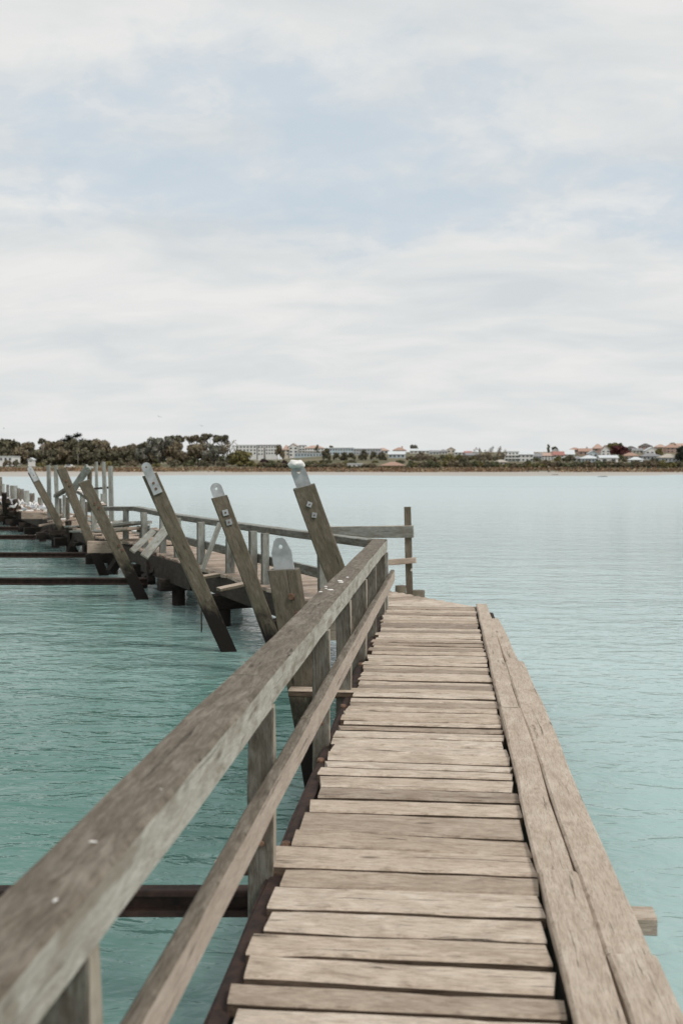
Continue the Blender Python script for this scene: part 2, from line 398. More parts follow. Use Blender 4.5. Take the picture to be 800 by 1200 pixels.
# ------------------------------------------------------------------ far railing
fr = thing('railing', 'long handrail with grey posts along the bent far leg of the jetty', 'railing', (-4, 17, 0))
pts = [aty(437, 637, 11.66)+V((0, .02, 0)), aty(300, 619, 14.64), aty(205, 605, 18.7), aty(160, 596, 21.0), aty(122, 596, 22.6)]
pts2 = [aty(122, 594, 22.7), aty(101, 581, 24.6), aty(84, 570, 27.0), aty(66, 581, 30.6)]
for q in (pts, pts2):
    for i, (a, c) in enumerate(zip(q, q[1:])):
        b = MB(); b.beam(a, c, .16, .10, seg=5, jit=.005, ch=.01, top=M['kerb'] if q is pts2 else M['grey'], side=M['post'], right=M['post'], left=M['post']); o = b.build('top_rail', fr)
        if q is pts2 and i < 2:
            for k in range(6):
                t = R.random(); splat(a.lerp(c, t)+V((0, 0, .052)), R.uniform(.06, .12), o, th=.02, stretch=(1, 1.6))
def on(px, Y, z): r = ray(px, 600); return V((r.x/r.y*Y, Y, z))
for px, py, w_ in ((366, 0, .1), (300, 0, .1), (286, 0, .11), (259, 0, .13), (226, 0, .12), (200, 0, .12), (182, 0, .12), (163, 0, .12), (140, 0, .12), (116, 0, .12), (104, 0, .12), (92, 0, .12)):
    # left edge of the deck under this pixel column
    r = ray(px, 640); k = r.x/r.y
    Y = (LO.x - U.x/U.y*LO.y)/(k - U.x/U.y)
    c = V((k*Y, Y, 0)) + NR*.14
    top = .72 if Y < 23 else 1.0
    b = MB(); b.beam(c+V((0, 0, -.3)), c+V((R.gauss(0, .02), 0, top)), w_, w_*.8, up=-U, seg=3, jit=.004, top=M['grey'], side=M['grey'], left=M['post']); b.build('post', fr)
for (Y0, Y1) in ((12.2, 15.4), (15.4, 18.4), (18.4, 20.6)):
    b = MB(); a, c = fl(Y0)+NR*.23, fl(Y1)+NR*.23
    b.beam(a+V((0, 0, .32)), c+V((0, 0, .32)), .05, .13, seg=4, jit=.005, top=M['grey'], side=M['post']); b.build('lower_rail', fr)
b = MB(); b.beam(aty(258, 613, 15.3), aty(237, 668, 15.0), .05, .07, seg=3, jit=.003, top=M['grey']); b.build('brace', fr)
# ------------------------------------------------------------------ corner frame
cf = thing('railing', 'open end frame of one thin post and two boards at the outer bend', 'railing', (-.44, 13, 0))
b = MB(); b.beam(aty(481, 700, 13)+V((0, 0, -.5)), aty(477, 594, 13), .085, .085, up=(0, -1, 0), seg=6, jit=.004, top=M['pile'], right=M['post'], end=M['post']); pp = b.build('post', cf)
splat(aty(482, 668, 12.95), .022, pp, up=(0, -1, 0))
b = MB(); a, c = aty(484, 623, 12.93), aty(362, 624, 13.35); b.beam(a, c, .05, .155, seg=6, jit=.004, top=M['post_edge'], side=M['grey']); b.build('upper_board', cf)
b = MB(); b.beam(aty(487, 656.5, 12.9), aty(430, 661, 13.0), .07, .075, seg=5, jit=.004, top=M['kerb'], side=M['kerb']); b.build('lower_board', cf)
# ------------------------------------------------------------------ leaning guide piles
def guide(label, bot, top, w, th, plate=None, bolts=(), square=(), yaw=0., cap=None, knee=None, mat_='pile'):
    ax = (top-bot).normalized()
    base = bot - ax*1.6
    t = thing('guide_pile', label, 'pile', bot, 'leaning guide piles along the slipway')
    view = V((bot.x, bot.y, 0)).normalized(); rt = V((view.y, -view.x, 0))
    rt = Matrix.Rotation(yaw, 3, 'Z') @ rt
    f = rt.cross(ax).normalized()
    if f.dot(view) > 0: f = -f
    b = MB()
    b.beam(base, top, w, th, up=f, seg=12, jit=.0045, ch=.01, top=M[mat_], right=M['pile'], end=M['post'], skew1=-.012)
    o = b.build('timber', t)
    sd = ax.cross(f).normalized()
    if sd.dot(rt) < 0: sd = -sd
    def P(u, v, out=0): return top + ax*v + sd*u + f*(th/2+out)
    if plate:
        pw, up_, dn, shape = plate[:4]; back = -(th*.5+.015) if len(plate) > 4 else .004
        hw = pw/2
        if shape == 'round': outl = [(-hw, -dn), (hw, -dn), (hw, up_-hw)] + [(hw*math.cos(a), up_-hw+hw*math.sin(a)) for a in [math.pi*k/10 for k in range(1, 10)]] + [(-hw, up_-hw)]
        else: outl = [(-hw, -dn), (hw, -dn), (hw, up_*.55), (hw*.55, up_*.93), (hw*.3, up_), (-hw*.3, up_), (-hw*.6, up_*.9), (-hw, up_*.55)]
        hy = up_-hw*1.0 if shape == 'round' else up_*.72
        hr = hw*.22
        hole = [(hr*math.cos(a), hy+hr*math.sin(a)) for a in [2*math.pi*k/10 for k in range(10)]]
        b = MB(); bm = b.bm; b.mi(M['steel'])
        es = []
        for lp in (outl, hole):
            vs = [bm.verts.new(P(u, v, back)) for u, v in lp]
            es += [bm.edges.new((vs[i], vs[(i+1) % len(vs)])) for i in range(len(vs))]
        bmesh.ops.triangle_fill(bm, edges=es, use_beauty=True, use_dissolve=False)
        ex = bmesh.ops.extrude_face_region(bm, geom=list(bm.faces))
        bmesh.ops.translate(bm, verts=[v for v in ex['geom'] if isinstance(v, bmesh.types.BMVert)], vec=f*.022)
        pl = b.build('steel_plate', t)
        for (u, v) in bolts: bolt(P(u, v, .03 if back > 0 else .003), f, .02 if back > 0 else .03, pl)
    else:
        for (u, v) in bolts: bolt(P(u, v, .003), f, .032, t)
    for (u, v, sz, ro) in square:
        b = MB(); c = P(u, v, .012); a1 = (ax*math.cos(ro)+sd*math.sin(ro)); b.beam(c-a1*sz/2, c+a1*sz/2, sz, .014, up=f, ch=.003, top=M['steel']); wo = b.build('washer', t)
        bolt(c+f*.008, f, sz*.2, wo, 'bolt')
    if cap:
        b = MB(); c = P(0, cap[0], .0)
        vv = bmesh.ops.create_icosphere(b.bm, subdivisions=3, radius=1)['verts']
        b.mi(M['guano'])
        for v in vv:
            q = v.co.copy(); q *= 1+.42*noise.noise(q*1.7+V((3, 1, 5)))
            v.co = c + V((q.x*cap[1], q.y*cap[1]*.7, q.z*cap[2]))
        for ff in b.bm.faces: ff.smooth = True
        b.build('guano_cap', t)
    return t
z = WATER
guide('nearly upright guide pile with a pointed plate and two rusty bolts outside the near railing',
      aty(374, 915, 7.47), aty(333, 667, 7.40), .222, .13, (.152, .24, .09, 'point', 1), ((.035, -.205), (.055, -.345)), (), -.16)
guide('thick leaning guide pile topped by a white guano cap beside the rail corner',
      aty(440, 800, 11.2), aty(356, 570, 10.9), .245, .13, (.165, .25, .08, 'round', 1), (), ((-.01, -.2, .055, .7), (.0, -.33, .055, .5)), .1, (.265, .088, .05))
guide('brown leaning guide pile with two square washers below its short rounded plate',
      atz(335, 790, z), aty(257, 582, 11.6), .185, .12, (.14, .17, .08, 'round', 1), (), ((0, -.2, .068, .1), (0, -.32, .068, .1)), .1)
guide('long leaning guide pile with a tall rounded plate bolted to its face',
      atz(268, 763, z), aty(175.5, 556, 12.8), .20, .13, (.125, .17, .27, 'round'), ((0, -.12), (0, -.2)), (), .1)
guide('bare leaning guide pile with rusty bolt holes, its foot by a rusty slipway beam',
      atz(167, 702, z), aty(98.5, 564, 17.7), .21, .14, None, ((0, -.45), (.03, -.55), (.05, -1.35), (.07, -1.45)), (), .1)
guide('bare leaning guide pile between two tall thin grey posts and a tilted pale board',
      atz(122, 674, z), aty(72, 549, 21.8), .21, .14, None, ((0, -.3), (.03, -.42)), (), .1)
guide('farthest leaning guide pile with a small plate, beside the white flock',
      atz(88, 648, z), aty(37, 553, 27.6), .2, .14, (.15, .15, .3, 'round'), ((0, -.12),), (), .1)
# ------------------------------------------------------------------ tall thin posts on the far leg
def tall(label, px0, py0, px1, py1, Y, w, m='grey', lean=0):
    b = MB(); a, c = aty(px0, py0, Y), aty(px1, py1, Y-lean)
    a = a - (c-a).normalized()*.5
    b.beam(a, c, w, w*.8, up=(0, -1, 0), seg=5, jit=.006, top=M[m], w1=w*.85)
    o = b.build('post', None); return tag(o, label, 'post', 'tall thin posts on the far jetty leg')
tall('left one of the two tall grey posts beside the farthest guide pile', 58.5, 606, 57.2, 545, 30.5, .125)
tall('right one of the two tall grey posts beside the farthest guide pile', 68, 604, 65.5, 545, 30.2, .12)
tall('left one of three tall posts in the row right of the tilted pale board', 114, 602, 113, 541, 29, .1)
tall('middle one of three tall posts in the row right of the tilted pale board', 124, 606, 121.5, 541, 27, .11)
tall('right one of three tall posts in the row, nearest the open water', 131, 610, 129.5, 546, 26.5, .125)
b = MB(); b.beam(aty(107, 573, 29), aty(131, 571, 27), .04, .06, seg=2, jit=.003, top=M['dark']); tag(b.build('crossbar', None), 'thin dark crossbar joining the three tall posts', 'crossbar')
b = MB(); b.beam(aty(80, 582, 24.6), aty(104, 547, 24.2), .18, .05, up=(0, -1, .2), seg=4, jit=.005, top=M['grey']); tb = tag(b.build('board', None), 'tilted pale board with a white top behind two bare guide piles', 'board')
b = MB(); b.beam(aty(105.5, 600, 24.6), aty(105.5, 548, 24.5), .09, .1, up=(0, -1, 0), seg=3, jit=.005, top=M['pile']); tag(b.build('post', None), 'brown post propping up the tilted pale board', 'post')
b = MB(); b.beam(aty(101.5, 547, 24.25), aty(109.5, 548, 24.3), .18, .04, seg=2, jit=.01, top=M['guano']); o = b.build('guano_cap', tb); o.parent = tb; o.location = -tb.location + o.location if False else o.location
# thin stakes behind
for i, (px, Y, top) in enumerate(((71, 31, 584), (75, 30.4, 580), (80, 29, 583), (95, 26.5, 586), (100, 26, 588))):
    b = MB(); c = fl(Y)+NR*.9; a = aty(px, 606, Y); b.beam(a+V((0, 0, -.3)), aty(px+R.uniform(-1, 1), top, Y), .09, .08, up=(0, -1, 0), seg=2, jit=.006, top=M['grey'] if i % 2 else M['post'])
    tag(b.build('stake', None), ['dark stake just right of the two tall grey posts, the leftmost stake', 'grey stake second from the left between bare piles', 'dark stake in the middle of five between bare piles', 'grey stake behind the bare pile with rusty bolt holes', 'dark stake rightmost of five under the raised handrail'][i], 'stake', 'short stakes on the far jetty leg')
# loose boards leaning on the far railing
b = MB(); b.beam(aty(155, 646, 17.7), aty(180, 622, 18.3), .12, .04, up=(.25, -.9, .3), seg=3, jit=.005, top=M['grey'], side=M['grey'], end=M['kerb']); b.mi(M['bolt']); tag(b.build('board', None), 'narrow pale board lying tilted against the far railing, the left of two', 'board')
b = MB(); b.beam(aty(169, 652, 16.9), aty(195, 620, 17.5), .16, .045, up=(.25, -.9, .3), seg=3, jit=.005, top=M['grey'], side=M['grey'], end=M['kerb']); tag(b.build('board', None), 'wide pale board tilted against the far railing, the right of two', 'board')
b = MB(); p = aty(236, 690, 14.7); b.tube(p+V((0, 0, .2)), p+V((0, 0, -.72)), .011, .011, M['rope'], 6, 4); tag(b.build('rope', None), 'dark rope hanging from the far deck into the water', 'rope')
# ------------------------------------------------------------------ slipway beams
def slip(label, px0, px1, py, zt, h, d):
    a, c = atz(px0, py, zt), atz(px1, py, zt)
    ax = (a-c).normalized(); c = c-ax*9
    t = MB()
    t.beam(a, c, d, h*.28, seg=16, jit=.004, ch=.006, top=M['iron'])
    t.beam(a+V((0, 0, -h*.5)), c+V((0, 0, -h*.5)), d*.3, h*.7, seg=16, jit=.003, ch=.003, top=M['iron'])
    t.beam(a+V((0, 0, -h*.95)), c+V((0, 0, -h*.95)), d*1.2, h*.26, seg=16, jit=.004, ch=.005, top=M['iron'])
    return tag(t.build('slipway_beam', None), label, 'iron beam', 'rusty iron beams across the slipway')
slip('nearest rusty iron beam, passing under the near railing', 325, 0, 1044, -.25, .095, .075)
slip('rusty iron beam ending at the bare guide pile with rusty bolt holes', 182, 0, 678, -.5, .11, .12)
slip('rusty iron beam ending at the short light timber under the far deck', 135, 0, 648, -.5, .11, .12)
slip('thin rusty beam two back from the light timber end', 82, 0, 627.5, -.52, .12, .12)
slip('farthest rusty beam, close under the white flock', 66, 0, 617.5, -.52, .12, .12)
# ------------------------------------------------------------------ stub piles at the far left
stubs = [(0.5, 559, 588, 5), (4.3, 567, 588, 3.2), (9.3, 568, 589, 3.6), (14, 569, 590, 4), (18.6, 569, 591, 5), (22, 572, 592, 3.5), (26, 573, 593, 5), (31.5, 575, 594, 6), (38, 578, 595, 6), (46.5, 583, 596, 4), (50.5, 584, 597, 4)]
nm = ['tallest dark stub pile, cut by the left edge', 'thin stub pile second from the left edge', 'thin stub pile third from the left edge', 'brown stub pile fourth from the left edge', 'thick dark capped stub pile in the middle of the row', 'thin stub pile just right of the thick dark one', 'grey stub pile right of the thin middle one', 'broad brown stub pile, third last to the right of the big group', 'broad low stub pile rising from the white flock', 'lowest pair of stub piles, its left one', 'lowest pair of stub piles, its right one']
for i, ((px, y0, y1, w_), lb) in enumerate(zip(stubs, nm)):
    Y = 47.0 - i*.95
    b = MB(); a, c = aty(px, y1, Y), aty(px, y0, Y); rr = w_*Y/FPX/2
    a = V((a.x, a.y, -1.5)); b.tube(a, c, rr*1.05, rr, M['grey'] if i % 3 == 1 else M['post'], 10, 4, jit=.08)
    tag(b.build('stub_pile', None), lb, 'stub pile', 'row of stub piles at the far end of the jetty')
# rubble of old timber at the far left end
ru = MB()
for k in range(46):
    px, py = R.uniform(-14, 26), R.uniform(589, 603); Y = R.uniform(36, 44)
    p = aty(px, py, Y); d = V((R.gauss(0, 1), R.gauss(0, 1), R.gauss(0, .25))).normalized()*R.uniform(.2, .6)
    ru.beam(p-d, p+d, R.uniform(.08, .2), R.uniform(.08, .2), seg=2, jit=.01, top=M['dark'] if k % 3 else M['far_deck'])
ru.build('collapsed_timber', jetty)['kind'] = 'stuff'
# ------------------------------------------------------------------ gulls
gw = plain('white plumage', (.74, .74, .73), (.85, .85, .84), 8, .8, 0, 0); gg = plain('grey wing plumage', (.28, .3, .32), (.38, .4, .42), 8, .8, 0, 0)
gb = plain('red bill and legs', (.3, .05, .03), (.4, .08, .05), 8, .6, 0, 0)
def gull_mesh():
    b = MB()
    st = [(-.19, .045, .008, .006), (-.13, .04, .03, .02), (-.06, .02, .052, .045), (.02, .01, .06, .062), (.08, .03, .05, .058), (.115, .075, .03, .034), (.135, .115, .03, .034), (.16, .128, .031, .031), (.183, .122, .018, .018), (.19, .118, .008, .008), (.225, .108, .002, .002)]
    rings = []
    for x, zc, ry, rz in st: rings.append([b.bm.verts.new((x, ry*math.cos(k*math.pi/5), zc+.13+rz*math.sin(k*math.pi/5))) for k in range(10)])
    for i in range(len(rings)-1):
        for k in range(10):
            k2 = (k+1) % 10; m = gw
            if i >= 8: m = gb
            elif i <= 3 and k in (0, 1, 3, 4): m = gg
            b.face([rings[i][k], rings[i][k2], rings[i+1][k2], rings[i+1][k]], [(0, 0)]*4, m, True)
    b.face(rings[0], [(0, 0)]*10, gg)
    for sy in (-.022, .022): b.tube((.015, sy, 0), (.01, sy, .1), .006, .006, gb, 5)
    bmesh.ops.recalc_face_normals(b.bm, faces=b.bm.faces)
    me = bpy.data.meshes.new('gull'); b.bm.to_mesh(me); b.bm.free()
    for m in b.mats: me.materials.append(m)
    return me
gc = MB()
for k in range(60):
    Yk = R.uniform(32.5, 46.5); c = fl(Yk)+NR*R.uniform(.1, FW-.1)+V((0, 0, .012)); r0 = R.uniform(.15, .42); n_ = 11
    ring = [gc.bm.verts.new(c+V((math.cos(t)*r0*R.uniform(.5, 1.2), math.sin(t)*r0*R.uniform(.5, 1.2), R.uniform(0, .012)))) for t in [i*2*math.pi/n_ for i in range(n_)]]
    top = gc.bm.verts.new(c+V((0, 0, R.uniform(.02, .05))))
    for i in range(n_): gc.face([ring[i], ring[(i+1) % n_], top], [(0, 0)]*3, M['guano'], True)
gc.build('guano_crust', jetty)
GM = gull_mesh()
def gull(p, rz, sc_, label, group='gulls resting on the far end of the jetty'):
    o = bpy.data.objects.new('gull', GM); C.objects.link(o); o.location = p; o.rotation_euler = (0, 0, rz); o.scale = (sc_,)*3
    return tag(o, label, 'gull', group)
gl = 'small white gull in the dense flock standing on the far end of the jetty'
for k in range(52):
    Y = R.uniform(33.5, 45.5); c = fl(Y)+NR*R.uniform(.05, FW-.1)
    gull(c+V((0, 0, .0)), R.uniform(0, 6.28), R.uniform(.85, 1.1), gl)
gull(aty(29, 602, 31.4), 2.6, 1.0, 'white gull standing alone on the light timber end below the flock')
gull(aty(16, 598, 36), 1., .95, 'white gull on dark rubble, left of the lone gull on the timber end')
gull(aty(5, 594.5, 37), 4., .95, 'white gull on dark rubble nearest the left edge')
def fly_mesh():
    b = MB()
    st = [(-.2, .02, .006), (-.08, .045, .04), (.05, .05, .05), (.14, .035, .035), (.19, .02, .02), (.23, .004, .004)]
    rings = [[b.bm.verts.new((x, ry*math.cos(k*math.pi/4), rz*math.sin(k*math.pi/4))) for k in range(8)] for x, ry, rz in st]
    for i in range(len(st)-1):
        for k in range(8):
            k2 = (k+1) % 8; b.face([rings[i][k], rings[i][k2], rings[i+1][k2], rings[i+1][k]], [(0, 0)]*4, gg, True)
    for sy in (-1, 1):
        pr = [(0.02, .1, 0), (.28, .12, .12), (.5, .02, .06)]
        top = []; bt = []
        for (y_, c_, z_) in pr:
            top.append((b.bm.verts.new((.05, sy*y_, z_+.008)), b.bm.verts.new((.05-c_-.03, sy*y_, z_+.008))))
            bt.append((b.bm.verts.new((.05, sy*y_, z_-.008)), b.bm.verts.new((.05-c_-.03, sy*y_, z_-.008))))
        for i in range(2):
            b.face([top[i][0], top[i][1], top[i+1][1], top[i+1][0]], [(0, 0)]*4, gg); b.face([bt[i][0], bt[i+1][0], bt[i+1][1], bt[i][1]], [(0, 0)]*4, gg)
            b.face([top[i][0], top[i+1][0], bt[i+1][0], bt[i][0]], [(0, 0)]*4, gg); b.face([top[i][1], bt[i][1], bt[i+1][1], top[i+1][1]], [(0, 0)]*4, gg)
    bmesh.ops.recalc_face_normals(b.bm, faces=b.bm.faces)
    me = bpy.data.meshes.new('flying_gull'); b.bm.to_mesh(me); b.bm.free()
    for m in b.mats: me.materials.append(m)
    return me
FM = fly_mesh()
for px, py, lb, rz in ((5, 502, 'tiny bird flying above the dark trees near the left edge', .6), (187, 488.5, 'tiny bird flying high above the grey gum tree', 2.2), (236, 499, 'tiny bird flying just above the umbrella crowned gums', 1.2)):
    o = bpy.data.objects.new('flying_bird', FM); C.objects.link(o); o.location = aty(px, py, 190); o.rotation_euler = (.3, .1, rz); tag(o, lb, 'bird', 'birds in the sky')
# ------------------------------------------------------------------ far shore
GZ = [(150, -1.6), (230, -.95), (300, -.80), (412, -.62), (420, -.1), (428, .5), (440, 1.5), (470, 2.6), (520, 4.6), (600, 8), (680, 11.6), (760, 12.6), (900, 12), (1600, 8), (3000, 0)]
def lerp_tab(t, x):
    for (a, b), (c, d) in zip(t, t[1:]):
        if x <= c: return b+(d-b)*max(0, (x-a))/(c-a)
    return t[-1][1]
def gz(Y, X=0):
    z = lerp_tab(GZ, Y)
    k = min(1, max(0, (-X-70)/60)) if Y > 440 else 0       # the wooded left side stays low
    return z*(1-k) + min(z, 1.6+(Y-440)*.012)*k
def base_Y(px, yb):           # depth at which the ground shows at this row
    lo, hi = 436, 755
    for _ in range(40):
        m_ = (lo+hi)/2; r = ray(px, 547); X = r.x/r.y*m_
        if 547+(EYE-gz(m_, X))*FPX/m_ > yb: lo = m_
        else: hi = m_
    return (lo+hi)/2
# materials of the shore
m, nt, p = mat('shore ground'); M['shore'] = m
geo = nt.nodes.new('ShaderNodeNewGeometry'); sp = nt.nodes.new('ShaderNodeSeparateXYZ'); L(nt, geo.outputs['Position'], sp.inputs[0])
n = noise_n(nt, mapping(nt, geo.outputs['Position'], (.03, .10, 1)), 1, 6, .65, .5).outputs[0]
grass = ramp(nt, n, [(.35, (.06, .065, .028)), (.52, (.13, .115, .06)), (.7, (.30, .22, .14))])
sand = ramp(nt, n, [(.3, (.33, .30, .26)), (.7, (.47, .435, .39))])
yy = math_n(nt, 'ADD', sp.outputs[2], math_n(nt, 'MULTIPLY', n, .5))
mr = nt.nodes.new('ShaderNodeMapRange'); L(nt, yy, mr.inputs[0]); mr.inputs[1].default_value = -.3; mr.inputs[2].default_value = .25; mr.clamp = True
L(nt, mix(nt, mr.outputs[0], sand, grass), p.inputs['Base Color'])
rr = nt.nodes.new('ShaderNodeMapRange'); L(nt, sp.outputs[2], rr.inputs[0]); rr.inputs[1].default_value = -.9; rr.inputs[2].default_value = -.66; rr.inputs[3].default_value = .25; rr.inputs[4].default_value = .9
L(nt, rr.outputs[0], p.inputs['Roughness'])
def leaf(name, c, var=.34, hue=None):
    m, nt, p = mat(name)
    geo = nt.nodes.new('ShaderNodeNewGeometry'); tc = nt.nodes.new('ShaderNodeTexCoord')
    c2 = hue or tuple(min(1, x*1.5) for x in c)
    cl = noise_n(nt, tc.outputs['Object'], 3.2, 2).outputs[0]
    col = mix(nt, ramp(nt, cl, [(.4, 0), (.62, 1)]), tuple(x*.78 for x in c), c2)
    col = mix(nt, 1., col, ramp(nt, geo.outputs['Random Per Island'], [(0, 1-var), (1, 1+var)]), 'MULTIPLY')
    L(nt, col, p.inputs['Base Color']); p.inputs['Roughness'].default_value = .75; p.inputs['Specular IOR Level'].default_value = .2
    return m
LF = {'dark': leaf('dark foliage', (.10, .093, .06)), 'brown': leaf('brownish foliage', (.14, .115, .075)), 'grey': leaf('grey green foliage', (.14, .14, .11), .5, (.23, .22, .185)),
      'yellow': leaf('yellow green foliage', (.14, .125, .05)), 'green': leaf('green foliage', (.10, .103, .056)), 'purple': leaf('purple foliage', (.04, .022, .024)),
      'maroon': leaf('maroon foliage', (.085, .028, .028)), 'tan': leaf('pale tan foliage', (.17, .14, .10)), 'pine': leaf('dark pine needles', (.036, .042, .032)),
      'rust': leaf('rusty dune grass', (.17, .095, .058), .5, (.33, .22, .14)), 'straw': leaf('dry grass', (.33, .26, .17), .4)}
M['bark'] = plain('tree bark', (.09, .075, .06), (.17, .15, .125), 3); M['pale_bark'] = plain('pale gum bark', (.28, .26, .22), (.42, .39, .34), 3)
RT = random.Random(5)
def crown_mesh(kind, seed):
    r = random.Random(seed); bm = bmesh.new()
    def quad(c, nrm, sx, sy):
        nrm = V(nrm).normalized(); a = nrm.orthogonal().normalized(); a = Matrix.Rotation(r.uniform(0, 6.28), 3, nrm) @ a; b_ = nrm.cross(a)
        k = r.uniform(.5, 1.0)
        bm.faces.new([bm.verts.new(c + a*sx*x + b_*sy*y_) for x, y_ in ((-1, -.4*k), (.1, -1), (1, .2*k), (-.2, 1))])
    def lobe(c, rad, n, sz, flat=.8):
        for _ in range(n):
            d = V((r.gauss(0, 1), r.gauss(0, 1), r.gauss(0, 1))).normalized()
            if d.z < -.2 and r.random() < .5: d.z *= -1
            rr = rad*(1-abs(r.gauss(0, .22)))
            q = V(c)+V((d.x*rr, d.y*rr, d.z*rr*flat))
            s_ = sz*r.uniform(.6, 1.4)
            quad(q, d+V((r.gauss(0, .5), r.gauss(0, .5), r.gauss(0, .5)+.3)), s_, s_*.7)
    L_ = []
    if kind == 'round':
        for _ in range(18):
            a = r.uniform(0, 6.28); q = math.sqrt(r.random())*.74; z = r.uniform(.14, .80)
            if z > .62: q *= .65
            L_.append(((q*math.cos(a), q*math.sin(a), z), r.uniform(.2, .34)))
        for c, rd in L_: lobe(c, rd, 110, .078, .66)
    elif kind == 'gum':
        for _ in range(16):
            a = r.uniform(0, 6.28); q = math.sqrt(r.random())*.74; z = .26+.62*r.random()*(1-.35*q)
            L_.append(((q*math.cos(a), q*math.sin(a), z), r.uniform(.17, .29)))
        for c, rd in L_: lobe(c, rd, 110, .06, .55)
    elif kind == 'umbrella':
        for _ in range(9):
            a = r.uniform(0, 6.28); q = math.sqrt(r.random())*.75; z = .90-.22*q*q+r.gauss(0, .02)
            L_.append(((q*math.cos(a), q*math.sin(a), z), r.uniform(.18, .28)))
        for c, rd in L_: lobe(c, rd, 75, .05, .25)
    elif kind == 'bare':
        for _ in range(9):
            a = r.uniform(0, 6.28); q = math.sqrt(r.random())*.7; z = r.uniform(.35, .9)
            L_.append(((q*math.cos(a), q*math.sin(a), z), r.uniform(.18, .3)))
        for c, rd in L_: lobe(c, rd, 42, .038, .7)
    elif kind == 'poplar':
        for k in range(9): L_.append(((r.gauss(0, .12), r.gauss(0, .12), .15+.8*k/9), .55*(1-.6*abs(k/9-.4))))
        for c, rd in L_: lobe(c, rd, 60, .09, .22)
    elif kind == 'spiky':
        for _ in range(13):
            a = r.uniform(0, 6.28); q = r.uniform(.1, .85); c = V((q*math.cos(a), q*math.sin(a), r.uniform(.62, .92))); L_.append((tuple(c), .2))
            for _ in range(34):
                d = V((r.gauss(0, 1), r.gauss(0, 1), r.gauss(.25, .8))).normalized(); e = d.orthogonal().normalized()*.022
                t = c+V((d.x*.3, d.y*.3, d.z*.13)); bm.faces.new([bm.verts.new(c-e), bm.verts.new(c+e), bm.verts.new(t)])
    elif kind == 'shrub':
        for _ in range(9):
            a = r.uniform(0, 6.28); q = math.sqrt(r.random())*.66
            L_.append(((q*math.cos(a), q*math.sin(a), .18+.5*(1-q)*r.uniform(.7, 1.1)), r.uniform(.24, .38)))
        for c, rd in L_: lobe(c, rd, 70, .085, .85)
    me = bpy.data.meshes.new(kind+' crown'); bm.to_mesh(me); bm.free(); me.materials.append(LF['dark'])
    bm = bmesh.new()
    if kind != 'shrub':
        b = MB(); b.bm.free(); b.bm = bm; b.uv = bm.loops.layers.uv.new('UVMap')
        z0 = .3 if kind in ('gum', 'bare') else (.55 if kind == 'umbrella' else .35)
        if kind == 'poplar': z0 = .8
        b.tube((0, 0, -.05), (.01, .02, z0), .05, .03, M['bark'], 7, 2)
        for (c, rd) in L_[:9]: b.tube((.01, .02, z0-.03), V(c)+V((0, 0, -.02)), .024, .008, M['bark'], 5)
    tm = bpy.data.meshes.new(kind+' trunk'); bm.to_mesh(tm); bm.free(); tm.materials.append(M['bark'])
    return me, tm
CR = {k: [crown_mesh(k, 100*i+len(k)) for i in range(n_)] for k, n_ in (('round', 4), ('gum', 3), ('umbrella', 2), ('bare', 2), ('poplar', 1), ('spiky', 1), ('shrub', 4))}
def setmat(o, m): o.material_slots[0].link = 'OBJECT'; o.material_slots[0].material = m
cnt = {}
def plant(px, yt, wpx, yb, kind, lf, label, name=None, cat=None, group=None, dY=0, bark='bark', Y=None):
    Y = Y or base_Y(px, yb)+dY
    r = ray(px, 547); X = r.x/r.y*Y; zg = gz(Y, X)
    H_ = EYE+(547-yt)*Y/FPX - zg; Wd = wpx*Y/FPX/2
    v = CR[kind][cnt.get(kind, 0) % len(CR[kind])]; cnt[kind] = cnt.get(kind, 0)+1
    rz = RT.uniform(0, 6.28)
    if kind == 'shrub':
        o = bpy.data.objects.new(name or 'shrub', v[0]); C.objects.link(o); o.location = (X, Y, zg-.1*H_); o.scale = (Wd*1.05, Wd*1.05, H_*1.12); o.rotation_euler = (0, 0, rz)
        setmat(o, LF[lf]); return tag(o, label, cat or 'shrub', group)
    t = thing(name or 'tree', label, cat or 'tree', (X, Y, zg), group)
    a = bpy.data.objects.new('crown', v[0]); C.objects.link(a); a.parent = t; setmat(a, LF[lf])
    b = bpy.data.objects.new('trunk', v[1]); C.objects.link(b); b.parent = t; setmat(b, M[bark])
    for o in (a, b): o.scale = (Wd*1.22, Wd*1.22, H_); o.rotation_euler = (0, 0, rz)
    return t
G1 = 'trees of the dark wood on the left shore'
def gt(*a, **k): return plant(*a, group=G1, **k)
